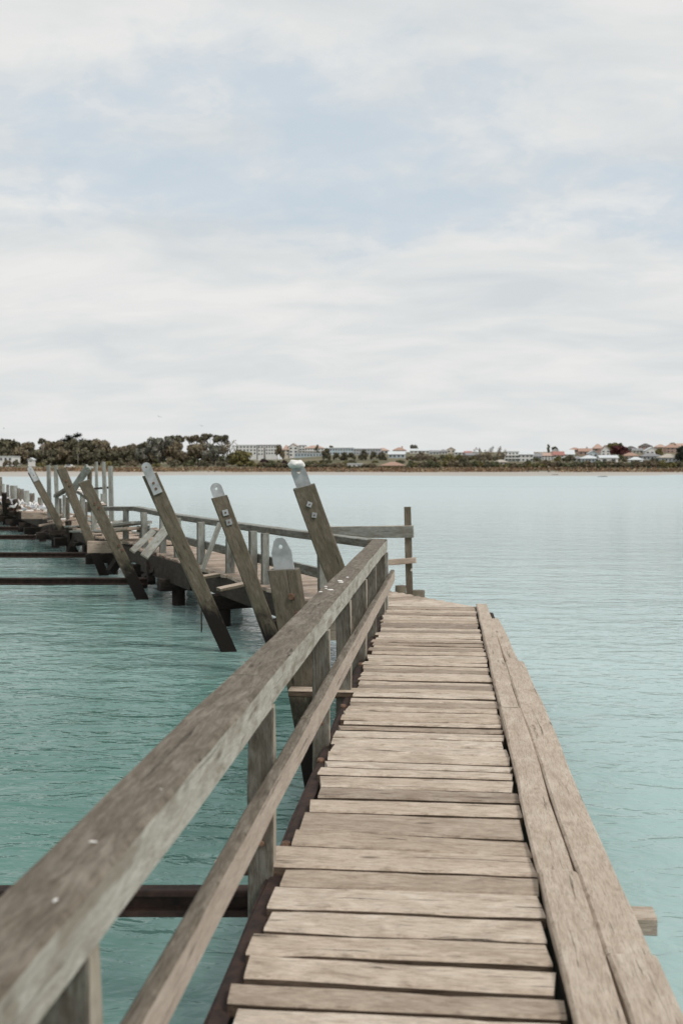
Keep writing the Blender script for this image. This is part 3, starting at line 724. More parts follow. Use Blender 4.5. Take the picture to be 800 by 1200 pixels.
# back row first, then the front row; px, top row, width, base row, kind, foliage
for a in (
 (-8, 511, 34, 545, 'round', 'dark', 'dark round tree cut by the left edge of the view'),
 (14, 513, 34, 545, 'round', 'dark', 'dark tree with a humped top, leftmost whole crown'),
 (34, 517, 30, 545, 'round', 'brown', 'brown tinged tree left of the thin umbrella tree'),
 (66, 514, 34, 545, 'round', 'brown', 'brown tinged broad tree below the spiky dark crown'),
 (84, 513, 30, 545, 'round', 'dark', 'dark tree just right of the spiky crown'),
 (102, 514, 34, 545, 'round', 'dark', 'dark tree third left of the grey gum'),
 (122, 514, 34, 545, 'round', 'brown', 'brown topped tree on the hump left of the dip in the wood'),
 (140, 521, 26, 545, 'round', 'brown', 'low brown tree in the dip of the wood'),
 (153, 519, 28, 545, 'round', 'tan', 'low tan crowned tree in the dip left of the grey gum'),
 (167, 515, 30, 545, 'gum', 'dark', 'dark loose crowned gum touching the left of the grey gum'),
 (204, 508, 26, 545, 'umbrella', 'dark', 'dark umbrella crowned gum right behind the grey gum'),
 (226, 507.5, 28, 545, 'umbrella', 'brown', 'umbrella crowned gum with sky showing under its flat top'),
 (247, 506, 30, 545, 'umbrella', 'dark', 'tall umbrella crowned gum at the right end of the wood, left of two'),
 (262, 507.5, 26, 545, 'umbrella', 'dark', 'tall umbrella crowned gum at the right end of the wood, right of two')):
    gt(*a, dY=16)
gt(51, 511, 13, 545, 'umbrella', 'dark', 'thin tree with a small umbrella crown on a pale bare trunk', bark='pale_bark', dY=6)
gt(82, 505, 30, 545, 'spiky', 'pine', 'spiky topped dark tree standing above the wood', name='pine_tree', dY=30)
for a in (
 (2, 523, 26, 545.5, 'round', 'dark', 'dark lower tree behind the white shed'),
 (24, 526, 28, 545.5, 'round', 'brown', 'brown lower tree beside the white shed'),
 (43, 525, 26, 545.5, 'round', 'dark', 'dark lower tree behind the small white house'),
 (62, 525, 26, 545.5, 'round', 'dark', 'dark lower tree right of the pale bare trunk'),
 (80, 526, 26, 545.5, 'round', 'brown', 'brown lower tree behind the parked white car'),
 (98, 526, 28, 545.5, 'round', 'dark', 'dark lower tree behind the three tall thin posts, left one'),
 (117, 525, 28, 545.5, 'round', 'dark', 'dark lower tree behind the three tall thin posts, right one'),
 (136, 527, 26, 545.5, 'round', 'dark', 'dark lower tree in the dip of the wood'),
 (154, 526, 24, 545.5, 'round', 'dark', 'dark lower tree behind the round bush by the dip'),
 (172, 519, 26, 545.5, 'gum', 'grey', 'grey lower gum at the left foot of the big grey gum'),
 (187, 504.5, 34, 545.5, 'gum', 'grey', 'big grey gum tree with a pale airy crown'),
 (209, 516, 30, 545.5, 'round', 'brown', 'brown rounded tree right of the big grey gum, left of two'),
 (232, 518, 36, 545.5, 'round', 'brown', 'brown rounded tree right of the big grey gum, right of two'),
 (250, 517, 28, 545.5, 'gum', 'grey', 'grey stemmed gum under the tall umbrella crowns'),
 (266, 516, 30, 545.5, 'bare', 'brown', 'half bare brown tree at the right end of the wood')):
    gt(*a)
GB = 'shrubs along the shore'
UN = ['left of the white shed', 'behind the left half of the white shed', 'behind the right half of the white shed', 'left of the tiny white gabled house', 'right of the tiny white gabled house', 'below the small umbrella tree', 'right of the pale bare trunk', 'below the spiky crown', 'left of the parked white car', 'right of the parked white car', 'left behind the three tall thin posts', 'right behind the three tall thin posts', 'left of the round bush on the grass', 'right of the round bush on the grass', 'at the left foot of the grey gum', 'at the right foot of the grey gum', 'below the left brown rounded tree', 'below the right brown rounded tree', 'below the left tall umbrella crown', 'below the right tall umbrella crown', 'touching the yellow green tree']
for i, lb in enumerate(UN):
    plant(-8+i*14.2+RT.uniform(-3, 3), RT.uniform(525, 531), RT.uniform(21, 27), 545, 'shrub', RT.choice(('dark', 'dark', 'brown', 'green')), 'dense undergrowth thicket of the wood, '+lb, name='thicket', cat='thicket', group='thickets under the dark wood', dY=14)
for a in ((10, 534, 0, 0, 0, 0, 0),): pass
for (px, yt, w_, lf, lb) in ((9, 537, 12, 'brown', 'brown bush in front of the white shed'), (19, 536, 10, 'dark', 'dark bush at the right end of the white shed'), (48, 540, 12, 'yellow', 'yellowish bush below the small umbrella tree'),
   (128, 538, 12, 'yellow', 'yellow brown bush right of the three tall posts'), (137, 542, 11, 'green', 'green bush between the three tall posts and the round bush'), (155, 537, 16, 'brown', 'round brown bush standing alone on the grass'), (184, 541, 13, 'yellow', 'low yellowish bush right of the long pile with the tall plate'),
   (205, 536, 18, 'dark', 'dark bush at the foot of the brown trees, left one'), (222, 537, 18, 'green', 'green bush at the foot of the brown trees, middle one'), (240, 537, 18, 'dark', 'dark bush at the foot of the brown trees, right one'), (259, 537, 14, 'dark', 'dark bush in the gap left of the yellow green tree')):
    plant(px, yt, w_, 547.5, 'shrub', lf, lb, group=GB)
plant(284, 527, 28, 546.5, 'round', 'yellow', 'big yellow green tree at the right end of the wood', group=G1)
# --- buildings
WM = {'white': plain('white render wall', (.66, .66, .64), (.75, .75, .74), .4, .8, 0, 0), 'cream': plain('cream wall', (.55, .50, .42), (.63, .58, .5), .4, .8, 0, 0),
      'grey': plain('grey wall', (.36, .38, .40), (.44, .46, .48), .4, .8, 0, 0), 'brick': plain('pinkish brick wall', (.38, .24, .19), (.46, .31, .25), 2, .8, 0, 0), 'blue': plain('pale blue wall', (.42, .50, .55), (.50, .58, .62), .4, .8, 0, 0),
      'orange': plain('orange tile roof', (.33, .20, .15), (.42, .28, .22), 2, .8, 0, 0), 'peach': plain('faded tile roof', (.42, .29, .23), (.5, .36, .30), 2, .8, 0, 0), 'slate': plain('grey roof', (.20, .20, .21), (.29, .29, .30), 1, .7, 0, 0),
      'dark': plain('dark roof', (.07, .065, .06), (.12, .11, .10), 1, .8, 0, 0), 'beige': plain('beige roof', (.40, .36, .31), (.49, .45, .39), 1, .8, 0, 0), 'pale': plain('pale metal roof', (.55, .59, .61), (.65, .68, .69), 1, .5, 0, 0), 'red': plain('red roof', (.32, .14, .12), (.40, .19, .165), 1, .8, 0, 0)}
m, nt, p = mat('window glass'); p.inputs['Base Color'].default_value = (.035, .045, .055, 1); p.inputs['Roughness'].default_value = .12; M['glass'] = m
M['frame'] = WM['white']
def box_mesh(name, sx, sy, sz, m):
    b = MB(); vs = bmesh.ops.create_cube(b.bm, size=1)['verts']; b.mi(m)
    for v in vs: v.co = V((v.co.x*sx, v.co.y*sy, (v.co.z+.5)*sz))
    me = bpy.data.meshes.new(name); b.bm.to_mesh(me); b.bm.free(); me.materials.append(m); return me
WIN = {}
def window(parent, x, y_, z, w_, h_):
    k = (round(w_, 1), round(h_, 1))
    if k not in WIN: WIN[k] = (box_mesh('window', k[0], .12, k[1], M['frame']), box_mesh('pane', k[0]*.84, .14, k[1]*.84, M['glass']))
    o = bpy.data.objects.new('window', WIN[k][0]); C.objects.link(o); o.parent = parent; o.location = (x, y_, z)
    q = bpy.data.objects.new('pane', WIN[k][1]); C.objects.link(q); q.parent = o; q.location = (0, -.03, k[1]*.08)
def house(px0, px1, yt, yb, wall, roof, style, label, rows=1, cols=3, rf=.42, name='house', cat='house', Y=None, depth=None, chim=False, win=True, balc=False):
    pc = (px0+px1)/2; Y = Y or base_Y(pc, yb); r = ray(pc, 547); X = r.x/r.y*Y
    zg = EYE+(547-yb)*Y/FPX; W = (px1-px0)*Y/FPX; Ht = (yb-yt)*Y/FPX; D = depth or min(W, 9)
    t = thing(name, label, cat, (X, Y, zg))
    hr = Ht*rf if style != 'flat' else max(.35, Ht*.07); hw = Ht-hr
    b = MB(); m_ = WM[wall]; vb = -3.5
    def F_(pts, mm): b.face([b.bm.verts.new(q) for q in pts], [(0, 0)]*len(pts), mm)
    x, d = W/2, D
    F_([(-x, 0, vb), (x, 0, vb), (x, 0, hw), (-x, 0, hw)], m_); F_([(x, d, vb), (-x, d, vb), (-x, d, hw), (x, d, hw)], m_)
    F_([(-x, d, vb), (-x, 0, vb), (-x, 0, hw), (-x, d, hw)], m_); F_([(x, 0, vb), (x, d, vb), (x, d, hw), (x, 0, hw)], m_); F_([(-x, 0, hw), (x, 0, hw), (x, d, hw), (-x, d, hw)], m_)
    if style == 'front': F_([(-x, 0, hw), (x, 0, hw), (0, 0, Ht*.98)], m_); F_([(x, d, hw), (-x, d, hw), (0, d, Ht*.98)], m_)
    if style == 'gable': F_([(x, 0, hw), (x, d, hw), (x, d/2, Ht*.98)], m_); F_([(-x, d, hw), (-x, 0, hw), (-x, d/2, Ht*.98)], m_)
    b.build('wall', t).location = (0, 0, 0)
    b = MB(); rm = WM[roof]; e = .45; lo = hw-.12
    if style == 'flat':
        vs = bmesh.ops.create_cube(b.bm, size=1)['verts']; b.mi(rm)
        for v in vs: v.co = V((v.co.x*(W+.5), v.co.y*(D+.5)+D/2, hw+.01+(v.co.z+.5)*hr))
    else:
        if style == 'front': rg = [(0, -e, Ht), (0, d+e, Ht)]
        elif style == 'gable': rg = [(-x-e, d/2, Ht), (x+e, d/2, Ht)]
        else: rg = [(-x+min(x*.8, d/2), d/2, Ht), (x-min(x*.8, d/2), d/2, Ht)]
        c = [(-x-e, -e, lo), (x+e, -e, lo), (x+e, d+e, lo), (-x-e, d+e, lo)]
        if style == 'front': fs = [[c[0], rg[0], rg[1], c[3]], [c[1], c[2], rg[1], rg[0]]]
        elif style == 'gable': fs = [[c[0], c[1], rg[1], rg[0]], [c[2], c[3], rg[0], rg[1]]]
        else: fs = [[c[0], c[1], rg[1], rg[0]], [c[2], c[3], rg[0], rg[1]], [c[1], c[2], rg[1]], [c[3], c[0], rg[0]]]
        for f in fs:
            F_(f, rm); F_([(a_[0], a_[1], a_[2]+.16) for a_ in f], rm)
            for i in range(len(f)):
                p_, q_ = f[i], f[(i+1) % len(f)]; F_([p_, q_, (q_[0], q_[1], q_[2]+.16), (p_[0], p_[1], p_[2]+.16)], rm)
    ro = b.build('roof', t); ro.location = (0, 0, 0)
    if chim:
        b = MB(); vs = bmesh.ops.create_cube(b.bm, size=1)['verts']; b.mi(WM['brick'])
        for v in vs: v.co = V((v.co.x*.8+W*.2, v.co.y*.8+D*.5, Ht-1+(v.co.z+.5)*2))
        b.build('chimney', ro).location = (0, 0, 0)
    if win:
        st = hw/rows
        for j in range(rows):
            for i in range(cols):
                window(t, -x+W*(i+.5)/cols, -.05, j*st+st*.28, min(2.2, W/cols*.55), min(1.6, st*.52))
    if balc:
        for j in range(1, rows):
            b = MB(); vs = bmesh.ops.create_cube(b.bm, size=1)['verts']; b.mi(WM['white'])
            for v in vs: v.co = V((v.co.x*W*.96, v.co.y*1.2-.65, j*hw/rows+(v.co.z)*.5))
            b.build('balcony', t).location = (0, 0, 0)
    return t
# parts built in MB.build are shifted by the parent's location, so they are made in local space here
_old_build = MB.build
H_ = house
def _local_build(s, name, parent=None, **k):
    bmesh.ops.recalc_face_normals(s.bm, faces=s.bm.faces)
    me = bpy.data.meshes.new(name); s.bm.to_mesh(me); s.bm.free()
    for m_ in s.mats: me.materials.append(m_)
    o = bpy.data.objects.new(name, me); C.objects.link(o); o.parent = parent; return o
MB.build = _local_build
H_(-12, 16, 534, 541, 'white', 'pale', 'flat', 'long low white shed at the left edge below the dark trees', 1, 5, name='shed', cat='shed', Y=462)
H_(33, 39.5, 536.5, 541.5, 'white', 'pale', 'front', 'tiny white gabled house among dark trees at the left', 1, 1, Y=455)
H_(276, 301, 521, 533, 'white', 'pale', 'flat', 'white flat roofed apartment block right behind the yellow green tree', 3, 6, name='apartment_block', cat='apartments')
H_(302, 309, 521, 534, 'white', 'slate', 'flat', 'narrow white apartment tower, leftmost of the close pair', 3, 2, name='apartment_block', cat='apartments', depth=8)
H_(311, 324, 521, 533, 'white', 'slate', 'flat', 'white three storey apartment block left of the tall brown tree', 3, 4, name='apartment_block', cat='apartments', depth=9)
H_(331, 339, 521.5, 534, 'cream', 'peach', 'hip', 'cream house with a faded peach roof right of the tall brown tree', 2, 2)
H_(338, 349.5, 519.5, 535, 'white', 'peach', 'front', 'tall white gable fronted house with a peach roof', 3, 2, rf=.25)
H_(350, 357.5, 521.5, 534, 'white', 'slate', 'flat', 'white balconied tower block beside the tall gable fronted house', 4, 2, name='apartment_block', cat='apartments', balc=True, depth=8)
H_(357, 379, 522, 532, 'white', 'peach', 'hip', 'long white apartments under a broad peach tiled roof', 2, 7, rf=.3, name='apartment_block', cat='apartments', balc=True)
H_(345, 381, 530.5, 535.5, 'pale' if False else 'blue', 'pale', 'flat', 'long low glazed building below the peach roofed apartments', 1, 10)
H_(386, 414, 524.5, 533, 'blue', 'pale', 'flat', 'long pale blue building left of the row of round dark trees', 2, 9, name='office_building', cat='building')
H_(414, 446, 525.5, 533, 'grey', 'pale', 'flat', 'long pale grey building behind the row of round dark trees', 2, 10, name='office_building', cat='building')
H_(440, 455, 525, 532, 'white', 'peach', 'hip', 'white house with peach roof above the two rightmost round dark trees', 1, 3)
H_(460, 475, 524.5, 532, 'cream', 'orange', 'hip', 'cream house with an orange roof left of the white long roof', 1, 3, chim=True)
H_(455, 474, 529, 537, 'blue', 'pale', 'gable', 'pale blue house below the cream house with the orange roof', 1, 4)
H_(480, 503, 526, 531.5, 'white', 'pale', 'gable', 'white house with a long pale roof under the round hilltop tree', 1, 5)
H_(446, 473, 541.5, 548, 'brick', 'orange', 'hip', 'low house with a wide orange roof close to the shore', 1, 4, rf=.62, Y=445)
H_(407, 423, 543, 548, 'white', 'pale', 'flat', 'low white shed by the shore left of the wide orange roof', 1, 3, name='shed', cat='shed', Y=443)
H_(503, 514, 528, 533, 'white', 'slate', 'gable', 'white cottage under a grey roof on the ridge, left of the pink roof', 1, 3)
H_(514, 524, 527, 532.5, 'white', 'slate', 'hip', 'grey roofed white house on the ridge just left of the pink roof', 1, 3)
H_(523, 533, 524.5, 531, 'cream', 'peach', 'front', 'house with a pink peaked roof on the ridge', 1, 2)
H_(532, 545, 528, 533.5, 'white', 'pale', 'hip', 'white house with a pale roof right of the pink peaked roof', 1, 3)
H_(544, 552, 529, 534, 'white', 'red', 'gable', 'white house with a small red roof on the ridge', 1, 2)
H_(546, 560, 531, 537, 'blue', 'slate', 'gable', 'pale blue house below the small red roof', 1, 3)
H_(508, 520, 542.5, 548, 'cream', 'peach', 'hip', 'low cottage with a peach roof amid shore shrubs, left of two', 1, 3, Y=446)
H_(580, 594, 539, 545, 'cream', 'beige', 'hip', 'low cottage with a beige roof amid shore shrubs below the leafless trees', 1, 3, Y=452)
H_(591, 607, 529, 541, 'white', 'pale', 'flat', 'white terraced apartments with dark square windows, left wing', 3, 4, name='apartment_block', cat='apartments', balc=True)
H_(606, 624, 530, 541, 'white', 'pale', 'gable', 'white terraced apartments with dark square windows, right wing', 2, 4, rf=.25, name='apartment_block', cat='apartments')
H_(623, 634, 531.5, 540, 'grey', 'slate', 'gable', 'grey terrace house touching the white terraced apartments', 2, 3)
H_(634, 648, 531, 539, 'white', 'peach', 'gable', 'white terrace house with a peach roof below the poplar', 2, 4)
H_(646, 656, 526.5, 533, 'white', 'pale', 'front', 'white gabled house right of the poplar', 1, 2, rf=.5)
H_(648, 660, 529.5, 539, 'white', 'red', 'gable', 'white house with a dull red roof below the white gabled house', 2, 3)
H_(656, 672, 527.5, 538, 'white', 'pale', 'gable', 'large white house with a broad white roof', 2, 4, rf=.5)
H_(667, 680, 525, 531, 'brick', 'orange', 'hip', 'brick house with an orange roof right above the broad white roof', 1, 3)
H_(678, 692, 526, 534, 'brick', 'orange', 'gable', 'brick house with an orange roof in the middle of the right hill', 1, 3, chim=True)
H_(672, 682, 535, 541, 'white', 'slate', 'hip', 'white bungalow with a grey roof right of the large white house', 1, 3)
H_(681, 700, 534, 542, 'blue', 'pale', 'hip', 'pale blue bungalow with a wide whitish roof', 1, 5)
H_(689, 700, 528.5, 536, 'blue', 'pale', 'front', 'pale blue gabled house above the pale blue bungalow', 1, 2)
H_(695, 706, 521, 533, 'brick', 'peach', 'hip', 'tall pinkish house left of the steep orange gable', 2, 2)
H_(704, 714, 522.5, 534, 'white', 'orange', 'front', 'white house under a steep orange gable beside the maroon tree', 2, 2, rf=.5)
H_(703, 723, 534, 543, 'white', 'pale', 'gable', 'white house with two dark square windows below the maroon tree', 1, 2, rf=.3)
H_(733, 746, 523.5, 531, 'grey', 'dark', 'hip', 'grey house with a dark roof right above the maroon tree', 1, 3)
H_(731, 747, 531, 539, 'cream', 'orange', 'hip', 'cream house with an orange roof at the right of the maroon tree', 1, 3)
H_(738, 753, 536, 543, 'white', 'pale', 'hip', 'white bungalow with a pale bluish roof near the shore', 1, 4)
H_(741, 752, 526, 532, 'cream', 'slate', 'gable', 'cream house with a grey roof behind the maroon tree', 1, 3)
H_(750, 763, 520.5, 528, 'brick', 'dark', 'hip', 'brick house with a dark roof on the right skyline', 1, 3)
H_(756, 771, 524.5, 532.5, 'white', 'pale', 'front', 'white house with a wide gable on the right hill', 1, 3, rf=.55)
H_(753, 774, 531.5, 539.5, 'grey', 'slate', 'hip', 'grey house with a broad grey roof on the right hill', 1, 5)
H_(753, 763, 538.5, 544.5, 'white', 'pale', 'front', 'small white boat shed by the shore below the broad grey roof', 1, 2, name='shed', cat='shed')
H_(774, 795, 532.5, 542, 'grey', 'beige', 'hip', 'grey house with a broad beige roof left of the dark pine', 1, 5)
H_(768, 780, 521.5, 529, 'brick', 'peach', 'hip', 'brick house with a peach roof left on the right skyline', 1, 3)
H_(780, 794, 521, 531, 'brick', 'orange', 'hip', 'brick house with an orange roof right on the right skyline', 2, 3, chim=True)
H_(793, 808, 520.5, 528, 'white', 'peach', 'gable', 'house with a peach roof cut by the right edge', 1, 3)
MB.build = _old_build
# --- trees and shrubs of the right hand shore
plant(328, 520.5, 12, 537, 'round', 'brown', 'tall brown tree between the white apartments and the peach roof', dY=-20)
for i, (px, yt, w_) in enumerate(((383, 525, 11), (394, 530, 9), (403, 529.5, 9), (412, 530, 10), (425, 527, 11), (437.5, 528.5, 9), (448, 529.5, 9))):
    plant(px, yt, w_, 539.5, 'round', 'dark', ['dark bushy tree at the left end of the row on the bank', 'round dark tree second in the row on the bank', 'round dark tree third in the row on the bank', 'round dark tree fourth in the row, before the tallest', 'tallest round dark tree in the row on the bank', 'round dark tree second from the right in the row on the bank', 'round dark tree at the right end of the row on the bank'][i], group='row of round trees on the bank')
plant(484.5, 521, 11, 531, 'round', 'grey', 'round grey tree on the hilltop above the long pale roof')
plant(372, 520.8, 5, 531, 'round', 'dark', 'small dark tree behind the peach tiled apartments')
plant(388, 521.5, 7, 531, 'round', 'dark', 'small dark tree showing over the long pale blue building')
plant(642, 520.5, 5, 534, 'poplar', 'green', 'narrow upright poplar among the white houses', name='poplar_tree')
plant(649, 523.5, 9, 531, 'round', 'dark', 'small dark tree right of the poplar')
plant(727, 522.5, 23, 538, 'round', 'maroon', 'round maroon leaved tree among the right hand houses')
plant(716, 519.5, 16, 533, 'round', 'yellow', 'olive tree on the skyline above the maroon tree')
plant(724, 519.2, 10, 531, 'round', 'green', 'small tree on the skyline right of the olive tree')
plant(798, 523, 16, 541, 'round', 'pine', 'dark dense tree at the right edge', dY=-12)
plant(786, 519.5, 12, 530, 'round', 'green', 'green tree on the skyline behind the orange roofs')
plant(772, 526, 9, 536, 'round', 'yellow', 'olive tree between the wide white gable and the beige roof')
for i, (px, yt, w_) in enumerate(((560, 524.5, 13), (571, 525.5, 13), (580, 523, 15), (589, 527, 12))):
    plant(px, yt, w_, 543, 'bare', 'tan', ['leafless tan tree, leftmost of the four left of the terraced apartments', 'leafless tan tree, second of the four left of the terraced apartments', 'leafless tan tree, third and tallest of the four by the terraced apartments', 'leafless tan tree touching the left end of the terraced apartments'][i], group='leafless trees on the right shore')
LM = [(293, 325, 'the white apartments'), (325, 360, 'the tall gable fronted house'), (360, 385, 'the peach roofed apartments'), (385, 420, 'the long pale blue building'), (420, 460, 'the right round trees'), (460, 505, 'the round hilltop tree'),
      (505, 550, 'the pink peaked roof'), (550, 592, 'the leafless tan trees'), (592, 626, 'the terraced apartments'), (626, 666, 'the poplar'), (666, 702, 'the mid hill orange roofs'), (702, 735, 'the maroon tree'), (735, 772, 'the dark roof on the skyline'), (772, 830, 'the right edge pine')]
ORD = ['first', 'second', 'third', 'fourth', 'fifth', 'sixth', 'seventh', 'eighth', 'ninth', 'tenth', 'eleventh', 'twelfth', 'thirteenth', 'fourteenth', 'fifteenth']
CW = {'brown': 'brown', 'green': 'green', 'yellow': 'olive yellow', 'dark': 'dark', 'purple': 'purple', 'tan': 'tan'}
rs = random.Random(3); cand = []
px = 296.
while px < 815:
    w_ = rs.uniform(11, 20); px += w_*.42
    up = rs.random() < .45
    lf = rs.choice(('brown', 'green', 'yellow', 'dark', 'brown', 'green'))
    if 440 < px < 478: w_ *= .6
    top = rs.uniform(539.5, 542.5) if px < 480 else (rs.uniform(536.5, 541) if not 588 < px < 628 else rs.uniform(539.5, 542))
    if 440 < px < 478 or 404 < px < 425: top = rs.uniform(545, 546.5)
    cand.append((px, top, w_, 549, lf))
    if 300 < px < 480 and up: cand.append((px+rs.uniform(-5, 5), rs.uniform(537.5, 539.5), rs.uniform(7, 12), 543, rs.choice(('green', 'dark', 'yellow'))))
    if 478 < px < 595: cand.append((px, rs.uniform(530.5, 535), rs.uniform(11, 17), 539.5, rs.choice(('brown', 'green', 'yellow', 'tan'))))
    if px > 500 and up and not 588 < px < 628: cand.append((px+rs.uniform(-5, 5), rs.uniform(531.5, 536.5), rs.uniform(9, 15), 541.5, rs.choice(('brown', 'green', 'yellow', 'tan', 'dark'))))
cand += [(310, 535.5, 16, 546.5, 'purple'), (333, 537, 9, 546.5, 'purple'), (318, 538, 14, 545, 'green'), (344, 537.5, 12, 545, 'green'), (361, 538.5, 18, 546, 'green'), (376, 540, 14, 546, 'yellow'), (405, 539, 10, 545.5, 'yellow'), (492, 528, 16, 540, 'tan'), (505, 531, 16, 543, 'brown'), (527, 531, 18, 543, 'yellow'), (543, 534, 14, 543.5, 'dark'), (618, 538, 14, 545, 'green')]
cand.sort()
no = {}
for (px, yt, w_, yb, lf) in cand:
    lm = next((t for a, b_, t in LM if a <= px < b_), LM[-1][2]); i = no.get(lm, 0); no[lm] = i+1
    plant(px, yt, w_, yb, 'shrub', lf, f'{CW[lf]} shrub, {ORD[min(i, 14)]} from the left below {lm}', group=GB)
# --- dune grass belt
bm = bmesh.new(); rd = random.Random(8)
for k in range(15000):
    Y = 414+rd.random()**1.3*18; X = rd.uniform(-.50, .30)*Y
    if noise.noise((X*.035, Y*.06, 0)) + rd.gauss(0, .25) < -.12: continue
    z_ = gz(Y, X); hgt = rd.uniform(.35, 1.1)*(.55 if Y < 418 else 1); wd = rd.uniform(.25, .7)
    a = rd.uniform(0, 3.14); dx, dy = math.cos(a)*wd, math.sin(a)*wd*.6; lx = rd.gauss(0, .2)
    f = bm.faces.new([bm.verts.new((X-dx, Y-dy, z_-.1)), bm.verts.new((X+dx, Y+dy, z_-.1)), bm.verts.new((X+dx*.6+lx, Y+dy, z_+hgt*rd.uniform(.6, 1))), bm.verts.new((X-dx*.3+lx, Y-dy, z_+hgt))])
    f.material_index = 1 if rd.random() < .3 else 0
me = bpy.data.meshes.new('dune_grass'); bm.to_mesh(me); bm.free(); me.materials.append(LF['rust']); me.materials.append(LF['straw'])
o = bpy.data.objects.new('dune_grass', me); C.objects.link(o); tag(o, 'rusty dune grass belt along the far beach', 'grass', kind='stuff')
# --- small things on the far beach
def car():
    t = thing('parked_car', 'white car parked by the trees behind the raised handrail', 'car', aty(82, 546, 436)); t.location.z = gz(436, t.location.x)
    b = MB(); prof = [(-2.1, .35), (2.1, .35), (2.15, .8), (1.3, .92), (.7, 1.42), (-1.2, 1.45), (-2.0, .95), (-2.15, .7)]
    A_ = [b.bm.verts.new((x, -.85, z_)) for x, z_ in prof]; B_ = [b.bm.verts.new((x, .85, z_)) for x, z_ in prof]
    b.face(A_, [(0, 0)]*8, WM['white']); b.face(B_[::-1], [(0, 0)]*8, WM['white'])
    for i in range(8): b.face([A_[i], A_[(i+1) % 8], B_[(i+1) % 8], B_[i]], [(0, 0)]*4, WM['white'])
    b.build('body', t)
    b = MB(); pr = [(-1.5, .95), (.95, .95), (.6, 1.34), (-1.1, 1.36)]
    for y_ in (-.87,): b.face([b.bm.verts.new((x, y_, z_)) for x, z_ in pr], [(0, 0)]*4, M['glass'])
    b.build('window', t)
    for x in (-1.3, 1.3):
        for y_ in (-.8, .8):
            b = MB(); b.tube((x, y_-.1, .33), (x, y_+.1, .33), .33, .33, M['rope'], 14); b.build('wheel', t)
MB.build = _local_build
car()
for px, y0, y1, m_, lb in ((91.7, 532, 545.5, 'pale_bark', 'grey lamp post before the dark wood, left of three tall posts'), (61, 530, 545, 'bark', 'dark lamp post before the wood above the two tall grey posts')):
    a = aty(px, y1, 442); t = thing('lamp_post', lb, 'lamp post', a)
    hh = (y1-y0)*442/FPX
    b = MB(); b.tube((0, 0, -.6), (0, 0, hh), .12, .08, M[m_], 8); b.build('pole', t)
    b = MB(); b.beam((0, 0, hh), (.9, 0, hh+.1), .25, .12, top=M[m_]); b.build('lamp_head', t)
MB.build = _old_build
for (px, py, Y, s_, lb) in ((650, 556, 300, 1.0, 'small dark rock on the tidal flat below the poplar'), (706, 558.3, 255, 1.15, 'long low dark rock on the flat below the steep orange gable')):
    b = MB(); vs = bmesh.ops.create_icosphere(b.bm, subdivisions=2, radius=1)['verts']; b.mi(M['dark']); c = aty(px, py, Y)
    c.z = gz(Y, c.x)
    for v in vs: q = v.co*(1+.3*noise.noise(v.co*1.7)); v.co = V((q.x*s_*1.2, q.y*s_*.5, q.z*.17))+V((c.x, c.y, c.z+.04))
    tag(b.build('rock', None), lb, 'rock', 'rocks on the tidal flat')
# --- terrain sheet
def frange(a, b, s_):
    o_ = [];
    while a < b: o_.append(a); a += s_
    return o_+[b]
xs_ = frange(-900, -320, 60)+frange(-310, 220, 9)+frange(240, 900, 60); ys_ = frange(150, 405, 12)+frange(410, 520, 5)+frange(535, 900, 25)+[1200, 1700, 3000]
def tz(x, y_):
    z_ = gz(y_, x)
    if y_ < 412: z_ += noise.noise((x*.012, y_*.022, 3))*.16 + noise.noise((x*.04, y_*.05, 9))*.05 - (.12 if x > 20 else 0)*min(1, max(0, (x-20)/60))
    else: z_ += noise.noise((x*.05, y_*.05, 1))*.25
    return z_
FAR_GRID = (xs_, ys_, tz)
# ------------------------------------------------------------------ water
def grid_obj(name, xs, ys, zf, m, kind='structure'):
    bm = bmesh.new(); g = [[bm.verts.new((x, y_, zf(x, y_))) for x in xs] for y_ in ys]
    for j in range(len(ys)-1):
        for i in range(len(xs)-1):
            f = bm.faces.new((g[j][i], g[j][i+1], g[j+1][i+1], g[j+1][i])); f.smooth = True
    me = bpy.data.meshes.new(name); bm.to_mesh(me); bm.free(); me.materials.append(m)
    o = bpy.data.objects.new(name, me); C.objects.link(o); o['kind'] = kind; return o
m, nt, p = mat('sea water'); M['water'] = m
tc = nt.nodes.new('ShaderNodeTexCoord'); ob = tc.outputs['Object']
big = noise_n(nt, mapping(nt, ob, (.05, .16, 1)), 1, 4, .5, .3).outputs[0]
col = ramp(nt, big, [(.3, (.085, .205, .185)), (.7, (.125, .270, .250))])
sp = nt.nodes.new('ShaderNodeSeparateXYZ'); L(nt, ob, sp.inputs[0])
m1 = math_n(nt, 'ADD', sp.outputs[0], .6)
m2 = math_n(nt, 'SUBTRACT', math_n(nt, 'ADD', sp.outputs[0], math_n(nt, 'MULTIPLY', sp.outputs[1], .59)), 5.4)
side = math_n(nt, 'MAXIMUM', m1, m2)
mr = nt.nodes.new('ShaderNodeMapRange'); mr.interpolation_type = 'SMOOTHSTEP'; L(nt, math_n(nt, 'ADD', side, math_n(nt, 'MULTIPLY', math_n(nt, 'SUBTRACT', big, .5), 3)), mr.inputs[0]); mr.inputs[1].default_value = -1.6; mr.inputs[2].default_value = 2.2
col = mix(nt, mr.outputs[0], ramp(nt, big, [(.3, (.052, .155, .125)), (.7, (.150, .290, .255))]), ramp(nt, big, [(.3, (.33, .475, .46)), (.7, (.41, .555, .54))]))  # darker green left of the jetty: deeper channel, plus jetty reflections put into colour
mf = nt.nodes.new('ShaderNodeMapRange'); L(nt, sp.outputs[1], mf.inputs[0]); mf.inputs[1].default_value = 8; mf.inputs[2].default_value = 110
